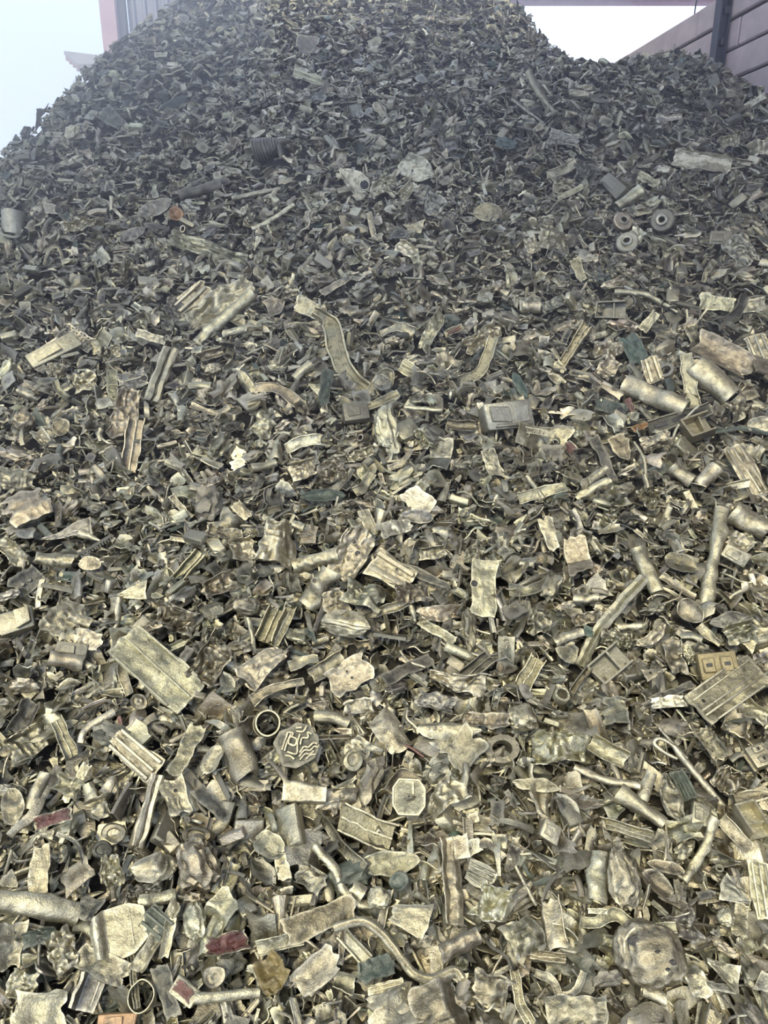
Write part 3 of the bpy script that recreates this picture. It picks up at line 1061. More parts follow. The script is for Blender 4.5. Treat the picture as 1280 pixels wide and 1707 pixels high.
rod|386,331 420,324 467,315|7|o|thin olive rod lying level|
sheet|614,354 625,397|10|y|thin hanging pale shard|
plate|624,172 639,195|10|y|pale upright sliver high on the slope|
tri|604,219 627,233|13|w|white splinter|
plate|495,75 531,76|28|g|grey square plate:flat grey square plate|crumple=.02
foil|598,42 616,74|23|p|rock-like lump:pale tan rock-like lump|
ribbed|488,119 540,137|15|y|ribbed band:pale ribbed band high on the slope|n=2
half|1124,262 1218,276|27|w|shiny trough:long shiny trough|bend=1.5
washer|1084,368 1124,368|40|d|round eye:dark round bearing with a hole|
washer|1022,369 1053,370|30|p|tan ring:tan thick ring|
tube|1027,346 1069,317|19|y|pale straight tube|crush=.06
sheet|897,389 947,411|32|y|rumpled bright sheet:bright rumpled sheet|crumple=.12
sheet|882,396 891,422|21|y|upright bright scrap|
sheet|1047,384 1069,399|23|w|bright scrap below a ring|
strip|911,291 938,283 961,271|13|y|pale rolled strip high up|
sheet|924,309 957,316|31|b|brown folded flap|
sheet|957,284 997,294|27|d|dark notched flap|
strip|929,329 950,322 972,311|9|y|thin pale curve|
foil|1249,256 1280,247|28|w|white crumple at the edge|
foil|1204,236 1232,234|24|y|pale rounded crumple|
block|1181,398 1219,398|19|d|dark square block|
sheet|1221,399 1251,442|35|g|grey creased panel|
plate|1242,179 1275,159|10|w|bright bar near the wall|
half|1091,197 1137,196|11|w|bright short trough|
foil|1049,188 1092,227|38|g|shredded grey mass|
plate|914,227 965,236|23|g|grey slab scrap|
rod|852,165 880,187 906,206|6|g|twisted grey wire|
rod|880,118 905,165 937,207|11|o|long olive rod lying downhill|
washer|1026,405 1064,405|36|g|grey worn ring|
plate|1064,292 1097,309|15|y|pale bar below a trough|
half|948,156 988,160|15|y|pale shallow scrap below the notch|
block|1009,299 1037,326|23|d|dark angular block|
'''

KIND = {  # kind: object name, category, group
    'sheet': ('sheet_scrap', 'sheet scrap', 'torn sheets'), 'tri': ('triangular_scrap', 'sheet scrap', 'torn sheets'),
    'oval': ('oval_scrap', 'sheet scrap', 'torn sheets'), 'leaf': ('leaf_scrap', 'sheet scrap', 'leaf-shaped scraps'),
    'fan': ('fan_scrap', 'sheet scrap', 'torn sheets'), 'shield': ('shield_scrap', 'sheet scrap', 'torn sheets'),
    'pear': ('pear_scrap', 'sheet scrap', 'torn sheets'), 'plate': ('metal_plate', 'plate', 'flat plates'),
    'half': ('half_tube', 'half tube', 'half tubes'), 'shell': ('dished_shell', 'shell', 'dished shells'),
    'slab': ('ribbed_slab', 'slab', 'ribbed slabs'), 'strip': ('metal_strip', 'strip', 'bent strips'),
    'chan': ('channel_profile', 'profile', 'channel profiles'), 'tube': ('crushed_tube', 'tube', 'crushed tubes'),
    'rod': ('bent_rod', 'rod', 'bent rods'), 'lump': ('metal_lump', 'lump', 'metal lumps'),
    'foil': ('crumpled_foil', 'foil', 'crumpled foils'), 'block': ('metal_block', 'block', 'metal blocks'),
    'disc': ('metal_disc', 'disc', 'round discs'), 'cap': ('dented_cap', 'cap', 'dented caps'),
    'ring': ('metal_ring', 'ring', 'metal rings'), 'washer': ('thick_washer', 'ring', 'metal rings'),
    'ribbed': ('ribbed_panel', 'ribbed panel', 'ribbed panels'), 'openbox': ('open_box', 'box', 'open boxes'),
    'connector': ('connector_block', 'connector', 'connector blocks'), 'rack': ('toothed_rack', 'rack', None),
    'cup': ('ring_cup', 'ring', 'metal rings'), 'maze': ('maze_casting', 'casting', None), 'housing': ('folded_housing', 'housing', None),
    'barpath': ('bent_bar', 'bar', None), 'spoon': ('spoon_bowl', 'sheet scrap', None), 'looprod': ('looped_rod', 'rod', 'bent rods'),
    'lathstrip': ('metal_lath', 'strip', None), 'bolt': ('threaded_bolt', 'bolt', None), 'thickfold': ('folded_plate', 'folded plate', 'thick folded plates'),
    'forked': ('forked_sheet', 'sheet scrap', None), 'tray': ('flanged_tray', 'tray', None), 'hexplate': ('hexagonal_plate', 'plate', None),
    'srod': ('grooved_rod', 'rod', 'bent rods'), 'bracket': ('folded_bracket', 'bracket', None), 'leafpod': ('shovel_scrap', 'sheet scrap', None),
    'can': ('crushed_can', 'can', None), 'mesh': ('perforated_flap', 'sheet scrap', None), 'lippedbar': ('lipped_bar', 'bar', None),
    'boxcast': ('box_casting', 'casting', None), 'railslot': ('slotted_rail', 'rail', None), 'lettered': ('lettered_strip', 'strip', None),
    'canister': ('handled_canister', 'canister', None), 'hose': ('corrugated_hose', 'hose', None)}


def opts_of(s):
    o = {}
    for q in s.split(','):
        if '=' in q:
            k, v = q.split('=')
            o[k] = [float(a) for a in v.split(';')] if ';' in v else (float(v) if v.replace('.', '').replace('-', '').isdigit() else v)
    return o


def bar_on(L, x0, x1, y, z, w, h):
    return box_vf(x0, x1, y - w / 2, y + w / 2, z - h / 2, z + h / 2)


def build(kind, L, W, path, seed, o):
    """-> main (verts, faces), list of parts (name, (verts, faces), tone or None)"""
    R = np.random.default_rng(seed)
    up = (0, 0, 1)
    sg = R.choice([-1.0, 1.0])
    parts = []
    t = min(max(0.0022, 0.035 * W), 0.005)
    nu = int(np.clip(L / 0.0045, 10, 34))
    nv = int(np.clip(W / 0.0045, 8, 22))

    def sh(**k):
        a = dict(L=L, W=W, seed=seed, nu=nu, nv=nv, t=t)
        a.update(k)
        for q in ('crumple', 'jag', 'bend', 'arc', 'taper', 'twist', 'wave', 'shape'):
            if q in o:
                a[q] = o[q]
        if o.get('folds'):
            a['folds'] = [(.28, 1.3)] + ([(-.32, -1.2)] if o['folds'] == 2 else [])
            a['bend'] = o.get('bend', .3)
        if o.get('ufold'):
            a['ufolds'] = [(R.uniform(-.12, .12), sg * -0.9)]
            a['arc'] = 0
        return sheet_vf(**a)

    if kind in ('sheet', 'spoon'):
        if kind == 'spoon':
            return sh(shape='oval', bend=1.5, arc=1.2, crumple=.01, jag=.02), parts
        return sh(bend=sg * R.uniform(.3, 1.2), arc=R.uniform(-.6, .6), crumple=.12, jag=.14, twist=R.uniform(-.3, .3)), parts
    if kind in ('tri', 'oval', 'leaf', 'fan', 'shield', 'pear'):
        rb = [(0.0, .05, .10)] if o.get('ribs') else ()
        return sh(shape=kind, bend=-R.uniform(.2, .8), arc=R.uniform(-.4, .3), crumple=.04, jag=.06, ribs=rb), parts
    if kind == 'leafpod':
        return sh(shape='spoon', bend=-1.5, arc=-.3, crumple=.08, jag=.03), parts
    if kind == 'plate':
        main = sh(bend=R.uniform(-.25, .25), arc=R.uniform(-.25, .25), crumple=.05, jag=.12, t=t * 1.3, shape=o.get('shape', 'rect'), taper=R.uniform(.68, 1.0))
        if o.get('studs'):
            for q in (-.15, .1):
                v, f = lathe_vf([(0.0001, 0), (W * .09, 0), (W * .09, W * .14), (W * .05, W * .14), (0.0001, W * .14)], 10)
                parts.append(('stud', (v + np.array((L * q, 0, t)), f), None))
        if o.get('slot'):
            v, f = sheet_vf(L * .32, W * .34, seed=3, nu=3, nv=2, shape='tri', crumple=0, jag=0, t=.002)
            parts.append(('slot', (v + np.array((L * .15, 0, t * 1.2)), f), 'k'))  # near-black inlay painted as the shade in a slot
        if o.get('ribs'):
            parts.append(('rib', bar_on(L, -L * .45, L * .3, 0, t, W * .06, W * .10), None))
        return main, parts
    if kind == 'half':
        return sh(bend=o.get('bend', R.choice([-2.6, 2.4, -2.2])), arc=R.uniform(-.3, .3), crumple=.05, jag=.07, nv=max(nv, 10)), parts
    if kind == 'shell':
        rb = [(-.1, .06, .09)] if o.get('ribs') else ()
        return sh(shape='oval', bend=-1.3, arc=-.9, crumple=.05, jag=.05, ribs=rb), parts
    if kind == 'slab':
        main = sh(bend=.05, arc=.10, crumple=.02, jag=.04, t=t * 1.5)
        ys_ = [.02] if o.get('ribs') == 1 else [-.22, -.08, .3]
        for q in ys_ + [-.47, .47]:
            e = 1.0 if abs(q) < .4 else .55
            v, f = round_box(L * .93 * (1 if abs(q) < .4 else .8), W * .05, W * .09 * e, W * .012, 1)
            parts.append(('rib', (v + np.array((0, W * q, t + W * .02)), f), None))
        return main, parts
    if kind == 'ribbed':
        n = int(o.get('n', 3))
        main = sh(bend=R.uniform(-.3, .3), arc=R.uniform(-.2, .2), crumple=.04, jag=.06, shape=o.get('shape', 'rect'), taper=.85)
        for k in range(n):
            q = (k + .5) / n - .5
            v, f = round_box(L * .92, W / n * .34, W * .12, W * .02, 1)
            parts.append(('rib', (v + np.array((0, W * q * .9, t + W * .025)), f), None))
        return main, parts
    if kind in ('strip', 'lathstrip', 'barpath', 'lippedbar', 'forked', 'chan', 'railslot', 'bracket', 'srod', 'rod', 'looprod', 'tube'):
        n = max(10, min(40, int(L / 0.011) + 6 * (len(path) - 2)))
        P = catmull(path, n)
        s = np.linspace(0, 1, n)
        P = P + np.stack([s * 0, s * 0, W * .25 * n1(s * 3 + seed, seed)], -1) * (0.4 if kind in ('chan', 'tube', 'railslot') else 1.0)
        tp = np.interp(s, [0, 1], [1, o.get('taper', 1.0)])
        h = W / 2
    if kind in ('strip', 'lathstrip'):
        lip = .10 * W
        if kind == 'lathstrip':
            prof = [(-h, -h * .25), (h, -h * .25), (h, h * .25), (h * .3, h * .45), (-h * .3, h * .3), (-h, h * .25)]
        else:
            prof = [(-h, -t), (0, -t * 1.2 - lip * .4), (h, -t), (h * 1.05, lip), (h * .93, lip), (h * .8, t * .4), (0, -lip * .3), (-h * .8, t * .4),
                    (-h * .93, lip), (-h * 1.05, lip)]
        roll = (o.get('twist', .35) * np.sin(s * 3.2 + seed)) * sg
        main = sweep_vf(P, prof, up, tp * (1 + .10 * n1(s * 6 + seed, seed)), tp, roll=roll, jitter=W * .05, seed=seed)
        return main, parts
    if kind == 'barpath':
        prof = [(-h, -h * .5), (h, -h * .5), (h, h * .3), (h * .45, h * .55), (h * .1, h * .2), (-h * .4, h * .5), (-h, h * .3)]
        return sweep_vf(P, prof, up, jitter=W * .05, seed=seed), parts
    if kind == 'lippedbar':
        prof = [(-h, -h * .3), (h, -h * .3), (h, h * .35), (h * .8, h * .35), (h * .72, 0), (-h * .72, 0), (-h * .8, h * .35), (-h, h * .35)]
        sx = np.interp(s, [0, .2, .3, 1], [.45, .6, 1, 1])
        main = sweep_vf(P, prof, up, sx, jitter=W * .03, seed=seed)
        v, f = sweep_vf(P[n // 3:] + np.array((0, 0, .004)), circ(W * .035, 6), up)
        parts.append(('rib', (v + np.array((0, W * .12, 0)), f), None))
        return main, parts
    if kind == 'forked':
        main = sheet_vf(L, W * .62, seed, nu, nv, folds=[(.1, 1.1)], crumple=.08, jag=.08, t=t, arc=.2)
        v, f = sheet_vf(L * .55, W * .5, seed + 1, 10, 6, bend=1.2, crumple=.12, jag=.1, t=t)
        a = .45
        v = np.stack([v[:, 0] * math.cos(a) - v[:, 1] * math.sin(a), v[:, 0] * math.sin(a) + v[:, 1] * math.cos(a), v[:, 2]], -1)
        parts.append(('prong', (v + np.array((-L * .02, W * .42, .006)), f), None))
        return main, parts
    if kind == 'chan':
        k = min(h * .55, .02)
        w_ = max(t, h * .12)
        prof = [(-h, -k), (h, -k), (h, k), (h - w_, k), (h - w_, -k + w_), (-h + w_, -k + w_), (-h + w_, k), (-h, k)]
        if o.get('double'):
            prof = [(-h, -k), (h, -k), (h, k * .6), (h * .75, k), (h * .2, k * .8), (h * .08, -k * .1), (-h * .08, -k * .1), (-h * .2, k * .8), (-h * .75, k),
                    (-h, k * .6)]
        else:
            v, f = sweep_vf(P + np.array((0, 0, -k + w_)), [(-w_ * .6, 0), (w_ * .6, 0), (w_ * .6, k * .6), (-w_ * .6, k * .6)], up)
            parts.append(('rib', (v, f), None))
        return sweep_vf(P, prof, up, tp, jitter=W * .04, seed=seed), parts
    if kind == 'railslot':
        main = sweep_vf(P, [(-h, -h * .5), (h, -h * .5), (h, h * .3), (h * .8, h * .3), (h * .8, 0), (-h * .8, 0), (-h * .8, h * .3), (-h, h * .3)], up)
        for q in (-.3, 0, .3):
            v, f = round_box(L * .22, W * .3, .003, .0008, 1)
            parts.append(('slot', (v + np.array((L * q, 0, .002)), f), 'k'))  # black plates laid in place of shaded slots
        return main, parts
    if kind == 'bracket':
        main = sheet_vf(L, W, seed, nu, nv, folds=[(-.15, 1.2), (.2, -.9)], crumple=.05, jag=.06, t=t * 1.4, arc=.15)
        v, f = sheet_vf(L * .28, W * .7, seed + 2, 8, 6, bend=.6, crumple=.06, jag=.06, t=t * 1.4)
        parts.append(('arm', (v + np.array((-L * .36, W * .55, .004)), f), None))
        return main, parts
    if kind in ('rod', 'looprod', 'srod'):
        m = 10
        prof = circ(h, m, .9)
        if kind == 'srod':
            a = np.linspace(0, 2 * math.pi, 16, endpoint=False)
            rr = h * (1 - .22 * (np.cos(a * 4) > .3))
            prof = np.stack([rr * np.cos(a), rr * .8 * np.sin(a)], -1)
        if kind == 'looprod':
            flat = np.interp(s, [0, .5, .62, 1], [.55, .55, 1, 1.05])
            P[:, 2] += np.interp(s, [0, .25, .5, 1], [.012, .02, .012, 0])
            main = sweep_vf(P, prof, up, np.interp(s, [0, .55, .65, 1], [.5, .55, 1, 1]), flat)
            return main, parts
        lm = W * (.18 if o.get('lumpy') else .04)
        main = sweep_vf(P, prof, up, tp, tp, jitter=lm, seed=seed)
        if kind == 'srod':
            v, f = sheet_vf(W * 1.8, W * 1.5, seed, 8, 6, shape='tri', crumple=.1, jag=.1, t=t)
            parts.append(('flared_end', (v + path[-1] - np.array((W * .4, 0, 0)), f), None))
        if o.get('branch'):
            v, f = sweep_vf(catmull([path[1], path[1] + np.array((-W * .5, -W * 2.2, .004)), path[1] + np.array((-W * 2.0, -W * 5.5, 0))], 9), circ(h * .85, 8), up)
            parts.append(('branch', (v, f), None))
        return main, parts
    if kind == 'tube':
        cr = o.get('crush', .4)
        main = tube_vf(P, h, up, seed, crush=cr, m=16, flat=.8 - .3 * min(cr, .5), taper=o.get('taper', 1.0), n_crumple=.4 + 2 * cr)
        return main, parts
    if kind == 'lump':
        return lump_vf(L, W, W * .75, seed, 4, rough=o.get('rough', .14), ridge=.06 + .5 * o.get('rough', .1), freq=1.9, flat=.12), parts
    if kind == 'foil':
        if R.random() < .92:
            return sheet_vf(L, W, seed, 24, 20, bend=sg * R.uniform(.8, 2.2), arc=R.uniform(-1.2, 1.2), crumple=R.uniform(.22, .34), jag=.16, t=t,
                            freq=R.uniform(2.2, 3.4)), parts
        return lump_vf(L, W, W * .55, seed, 4, rough=.28, ridge=.24, freq=2.3, flat=.15), parts
    if kind == 'block':
        v, f = round_box(L, W, W * .6, W * .08, 2)
        v = v + W * .05 * np.stack([vnoise(v / W * 2 + seed, seed), vnoise(v / W * 2 + 3 + seed, seed), vnoise(v / W * 2 + 8 + seed, seed)], -1)
        if o.get('step'):
            parts.append(('step', (round_box(L * .42, W * .8, W * .5, W * .06, 2)[0] + np.array((L * .22, W * .05, W * .32)), round_box(L * .42, W * .8, W * .5, W * .06, 2)[1]), None))
        else:
            vv, ff = round_box(L * .5, W * .55, W * .12, W * .03, 1)
            parts.append(('raised_face', (vv + np.array((-L * .1, 0, W * .31)), ff), None))
        return (v, f), parts
    if kind == 'disc':
        r = L / 2
        main = lathe_vf([(0.0002, -.003), (r * .9, -.004), (r, 0), (r * .93, .005), (r * .6, .002), (r * .3, .004), (0.0002, .001)], 24)
        v = main[0]
        v = v + .1 * r * np.stack([v[:, 0] * 0, v[:, 0] * 0, vnoise(v / r * 1.6 + seed, seed)], -1)
        return (v, main[1]), parts
    if kind == 'cap':
        r = L / 2
        q = W / L
        main = lathe_vf([(0.0002, r * .25), (r * .45, r * .22), (r * .6, r * .38), (r * .9, r * .3), (r, -.1 * r), (r * .9, -.1 * r), (r * .8, r * .18), (0.0002, r * .1)], 24)
        v = main[0] * np.array((1, q, 1))
        v = v + .12 * r * np.stack([vnoise(v / r * 1.4 + seed, seed), vnoise(v / r * 1.4 + 4, seed), vnoise(v / r * 1.4 + 8, seed)], -1)
        return (v, main[1]), parts
    if kind in ('ring', 'cup', 'washer'):
        r = L / 2
        if kind == 'cup':
            main = lathe_vf([(r * .86, r * .55), (r * .97, r * .55), (r, r * .45), (r, -r * .3), (r * 1.1, -r * .35), (r * 1.12, -r * .55), (r * .8, -r * .6), (r * .8, r * .4)], 36)
            parts.append(('rim', lathe_vf([(r * .87, r * .55), (r * .98, r * .55), (r * .98, r * .62), (r * .87, r * .62)], 36), 'y'))
            return main, parts
        if kind == 'washer':
            main = lathe_vf([(r * .42, -r * .3), (r, -r * .3), (r, r * .1), (r * .9, r * .2), (r * .42, r * .2)], 28)
            parts.append(('hub', lathe_vf([(r * .28, -r * .2), (r * .52, -r * .2), (r * .52, r * .38), (r * .46, r * .44), (r * .28, r * .4)], 24), 'g'))
            return main, parts
        k = .9 if o.get('thin') else .68
        main = lathe_vf([(r * k, -r * .6), (r, -r * .6), (r, r * .35), (r * .97, r * .4), (r * k, r * .4)], 28)
        return main, parts
    if kind == 'openbox':
        w_ = W * .08
        H = W * .6
        main = join([box_vf(-L / 2, L / 2, -W / 2, W / 2, -H / 2, -H / 2 + w_)])
        for nm, b in (('side_wall', (-L / 2, L / 2, -W / 2, -W / 2 + w_, -H / 2 + w_, H / 2)), ('side_wall', (-L / 2, L / 2, W / 2 - w_, W / 2, -H / 2 + w_, H / 2)),
                      ('end_wall', (-L / 2, -L / 2 + w_, -W / 2 + w_, W / 2 - w_, -H / 2 + w_, H / 2)), ('divider', (L * .1, L * .1 + w_, -W / 2 + w_, W / 2 - w_, -H / 2 + w_, H * .3))):
            parts.append((nm, box_vf(*b), None))
        return main, parts
    if kind == 'connector':
        v, f = round_box(L, W, W * .5, W * .06, 2)
        for q in (-.25, .22):
            parts.append(('socket', (round_box(L * .32, W * .55, W * .16, W * .04, 1)[0] + np.array((L * q, W * .05, W * .27)), round_box(L * .32, W * .55, W * .16, W * .04, 1)[1]), None))
            vv, ff = round_box(L * .16, W * .14, W * .02, W * .004, 1)
            parts.append(('socket_hole', (vv + np.array((L * q, W * .05, W * .35)), ff), 'k'))  # black inlay, shade of the socket put into its colour
        parts.append(('flange', box_vf(-L * .5, L * .5, -W * .62, -W * .45, -W * .2, -W * .1), None))
        return (v, f), parts
    if kind == 'rack':
        main = box_vf(-L / 2, L / 2, -W * .2, W * .25, -W * .2, W * .2)
        n = 12
        for k in range(n):
            x_ = (k + .5) / n * L - L / 2
            parts.append(('tooth', box_vf(x_ - L / n * .25, x_ + L / n * .25, -W * .6, -W * .18, -W * .18, W * .18), None))
        return main, parts
    if kind == 'maze':
        main = sheet_vf(L, W, seed, 12, 12, shape='hex', crumple=.02, jag=.06, t=W * .14)
        hw = W * .02

        def line(pts):
            p = np.array([(a * L, b * W, W * .10) for a, b in pts])
            return sweep_vf(catmull(p, 4 * len(p)) if len(p) > 2 else p, [(-hw, -W * .05), (hw, -W * .05), (hw, W * .05), (-hw, W * .05)], (0, 0, 1))
        for pts in ([(-.4, .05), (-.1, .38)], [(-.1, .38), (.0, .3), (-.05, .24)], [(-.35, 0), (-.2, .17), (-.05, .3)], [(-.3, -.05), (-.12, -.2), (.02, .05), (.15, .2)],
                    [(-.2, .12), (-.08, .0), (.02, .12), (-.1, .24), (-.2, .12)], [(.05, -.05), (.15, .08), (.28, .02), (.34, .14), (.4, .05)],
                    [(-.05, -.22), (.1, -.14), (.2, -.2), (.34, -.16), (.42, -.22)], [(-.1, -.3), (.08, -.22), (.2, -.29), (.33, -.25), (.4, -.32)],
                    [(-.12, -.38), (.05, -.31), (.16, -.37), (.28, -.34)], [(.1, .3), (.25, .22), (.38, .3)], [(.12, .38), (.26, .32)], [(.02, -.44), (.16, -.4), (.28, -.44)],
                    [(-.38, -.1), (-.28, -.18), (-.22, -.3)]):
            parts.append(('channel_wall', line(pts), 'o'))  # walls lighter than the base, whose dark tone imitates recess shade
        return main, parts
    if kind == 'housing':
        main = sheet_vf(L, W, seed, 22, 12, shape='leaf', bend=-1.4, folds=[(.12, -.5)], crumple=.05, jag=.05, t=t * 1.3)
        v, f = sheet_vf(L * .8, W * .5, seed + 1, 18, 8, shape='leaf', bend=-1.3, crumple=.05, jag=.05, t=t)
        parts.append(('lower_fold', (v + np.array((L * .1, -W * .55, -W * .05)), f), None))
        for q in (-.28, -.18, -.08):
            vv, ff = lathe_vf([(.0001, 0), (W * .10, 0), (W * .10, W * .03), (.0001, W * .05)], 12)
            parts.append(('rivet_dimple', (vv + np.array((L * q, W * .06, W * .16)), ff), 'b'))
        return main, parts
    if kind == 'bolt':
        main = sweep_vf(catmull([(-L / 2, 0, 0), (L / 2, 0, 0)], 40), circ(W * .42, 10), up, 1 + .12 * (np.arange(40) % 2), 1 + .12 * (np.arange(40) % 2))
        v, f = sweep_vf(catmull([(L * .38, 0, 0), (L * .52, 0, 0)], 2), circ(W * .6, 6), up)
        parts.append(('bolt_head', (v, f), None))
        return main, parts
    if kind == 'thickfold':
        main = sheet_vf(L, W, seed, 26, 14, ufolds=[(-.20, .85), (-.38, -1.7)] if W > .1 else [(-.05, 1.3)], bend=-.12, crumple=.015, jag=.03,
                        t=max(.007, W * .10), shape='hex' if W > .1 else 'rect')
        parts.append(('scored_ridge', bar_on(L, -.001, .001, 0, 0, W * .7, .003), None))
        v, f = parts[-1][1]
        zt = main[0][(np.abs(main[0][:, 0] - L * .22) < L * .05)][:, 2].max()
        parts[-1] = ('scored_ridge', (v + np.array((L * .22, 0, zt)), f), 'y')
        return main, parts
    if kind == 'tray':
        main = sheet_vf(L, W, seed, 18, 12, folds=[(-.3, -1.2), (.3, -1.2)], crumple=.02, jag=.03, t=t * 1.4)
        for q in (-1, 1):
            parts.append(('end_flange', box_vf(q * L * .5 - .002, q * L * .5 + .002, -W * .3, W * .3, -W * .2, W * .12), None))
        return main, parts
    if kind == 'hexplate':
        main = sheet_vf(L, W, seed, 16, 12, shape='hex', crumple=.01, jag=.01, t=t * 1.5)
        w2 = [(-.5, -.31), (-.25, -.5), (.25, -.49), (.5, -.3), (.5, .3), (.25, .49), (-.25, .5), (-.5, .31)]
        for a, b in zip(w2, w2[1:] + w2[:1]):
            p = np.array([(a[0] * L, a[1] * W, .003), (b[0] * L, b[1] * W, .003)])
            parts.append(('raised_edge', sweep_vf(p, [(-.002, -.004), (.002, -.004), (.002, .006), (-.002, .006)], up), 'y'))
        parts.append(('stiffener', bar_on(L, -L * .42, -L * .08, W * .12, .006, W * .06, .008), 'y'))
        o['hole'] = [.05, 0, .07]
        return main, parts
    if kind == 'can':
        main = lump_vf(L, W, W * .62, seed, 5, rough=.10, ridge=.06, freq=1.5, flat=.14)
        for (a, b, r) in ((-.22, .24, .07), (.2, -.14, .045), (.08, .05, .03), (.12, -.22, .025)):
            v, f = lump_vf(W * r * 2.4, W * r * 1.8, W * .03, seed + int(a * 100), 2, rough=.4, ridge=.2)
            near = np.argmin((main[0][:, 0] - a * L) ** 2 + (main[0][:, 1] - b * W) ** 2 + 10 * (main[0][:, 2] < 0))
            parts.append(('torn_hole', (v + main[0][near], f), 'k'))  # black lumps painted as the shade inside torn holes
        vv, ff = sweep_vf(catmull([(math.cos(a) * L * .40, math.sin(a) * W * .42, W * .17) for a in np.linspace(.5, 3.0, 6)], 20), circ(W * .03, 6), up)
        parts.append(('rim', (vv, ff), 'g'))
        return main, parts
    if kind == 'mesh':
        main = sheet_vf(L, W, seed, nu, nv, bend=.8, arc=.4, crumple=.04, jag=.06, t=t)
        v, f = [], []
        for i in range(9):
            for j in range(5):
                near = np.argmin((main[0][:, 0] - (i / 8 - .5) * L * .8) ** 2 + (main[0][:, 1] - (j / 4 - .5) * W * .7) ** 2 - .02 * main[0][:, 2])
                vv, ff = lathe_vf([(.0001, .0), (W * .045, 0), (W * .045, .001), (.0001, .001)], 6)
                v.append((vv + main[0][near] + np.array((0, 0, t * .6)), ff))
        parts.append(('perforation', join(v), 'k'))  # black dots painted as the shade in the perforations
        return main, parts
    if kind == 'boxcast':
        v, f = round_box(L, W, W * .6, W * .07, 2)
        v = v + W * .04 * np.stack([vnoise(v / W * 1.5 + seed, seed)] * 3, -1)
        for x_, y_, a, b in ((-.2, .1, .42, .55), (.25, .05, .3, .6), (.05, -.34, .8, .14)):
            vv, ff = round_box(L * a, W * b, W * .12, W * .03, 1)
            parts.append(('raised_panel', (vv + np.array((x_ * L, y_ * W, W * .31)), ff), None))
        return (v, f), parts
    if kind == 'lettered':
        main = sheet_vf(L, W, seed, 14, 3, arc=-.25, crumple=.0, jag=.02, t=.003)
        return main, parts
    if kind == 'canister':
        r = W * .36
        v, f = lathe_vf([(r * .82, -L * .5), (r, -L * .5), (r * 1.04, L * .1), (r * .95, L * .5), (r * .85, L * .5), (r * .86, -L * .42)], 24)
        rot = np.stack([v[:, 2], v[:, 0], v[:, 1]], -1)
        p = catmull([(L * .3, -r, r * .6), (L * .62, -r * .6, r), (L * .66, r * .6, r), (L * .3, r, r * .6)], 16)
        parts.append(('handle', sweep_vf(p, circ(W * .05, 8), (0, 0, 1)), None))
        return (rot, f), parts
    if kind == 'hose':
        n = 40
        P = catmull(path, n)
        s = np.linspace(0, 1, n)
        wd = np.interp(s, [0, .4, .75, 1], [1, .8, .4, .12]) * (1 + .05 * np.sin(s * 90))
        main = sweep_vf(P, circ(W / 2, 18, .8), up, wd, wd)
        v, f = sweep_vf(catmull([path[-1] * .4 + np.array((0, -W * .1, W * .2)), path[-1] * .4 + np.array((-.004, -W * .6, W * .15))], 4), circ(W * .08, 8), up)
        parts.append(('spout', (v, f), None))
        return main, parts
    raise ValueError(kind)


# 5 x 7 stamped letters drawn as small bars
STAMP = {'C': '01110 10001 10000 10000 10000 10001 01110', 'E': '11111 10000 10000 11110 10000 10000 11111',
         'M': '10001 11011 10101 10101 10001 10001 10001', 'H': '10001 10001 10001 11111 10001 10001 10001',
         '2': '01110 10001 00001 00110 01000 10000 11111', '1': '00100 01100 00100 00100 00100 00100 01110',
         '.': '00000 00000 00000 00100 01110 01110 00000'}


def stamp(word, L, W):
    n = len(word)
    cw = L * .78 / n
    out = []
    for i, ch in enumerate(word):
        if ch == ' ':
            continue
        for r, line in enumerate(STAMP[ch].split()):
            for c, q in enumerate(line):
                if q == '1':
                    x_ = -L * .40 + cw * (i + .12 + c * .15)
                    y_ = W * (.30 - r * .095)
                    out.append(box_vf(x_, x_ + cw * .155, y_ - W * .1, y_, .0, .0045))
    return join(out)


rows = []
for line in PIECES.strip().splitlines():
    kind, pts, w, tone, text, op = line.split('|')
    P2 = [tuple(float(a) for a in q.split(',')) for q in pts.split()]
    ref, desc = text.split(':') if ':' in text else (None, text)
    rows.append((kind, P2, float(w), tone, ref, desc, opts_of(op)))
LAND = [(np.mean(r[1], axis=0), r[4]) for r in rows if r[4]]


def full_label(P2, ref, desc):
    c = np.mean(P2, axis=0)
    cand = sorted(((np.hypot(*(c - p)), p, n) for p, n in LAND if n != ref), key=lambda q: q[0])
    if ref:
        return desc if len(desc.split()) >= 4 else desc + ' on the heap'
    d, p, n = cand[0]
    v = c - p
    if abs(v[0]) > abs(v[1]) * 1.1:
        side = 'right of' if v[0] > 0 else 'left of'
    else:
        side = 'below' if v[1] > 0 else 'above'
    if d < 26:
        side = 'touching'
    elif d < 60:
        side = 'just ' + side
    return '%s %s the %s' % (desc, side, n)




def warp(v, W, seed, amp):
    q = v / W * 1.1 + seed * .61
    d = np.stack([vnoise(q, seed), vnoise(q + 5.3, seed + 1), vnoise(q + 9.1, seed + 2)], -1)
    q2 = v / W * 3.1 + seed * .17
    d2 = np.stack([vnoise(q2, seed), vnoise(q2 + 5.3, seed + 1), vnoise(q2 + 9.1, seed + 2)], -1)
    return v + W * (amp * d + .35 * amp * d2)


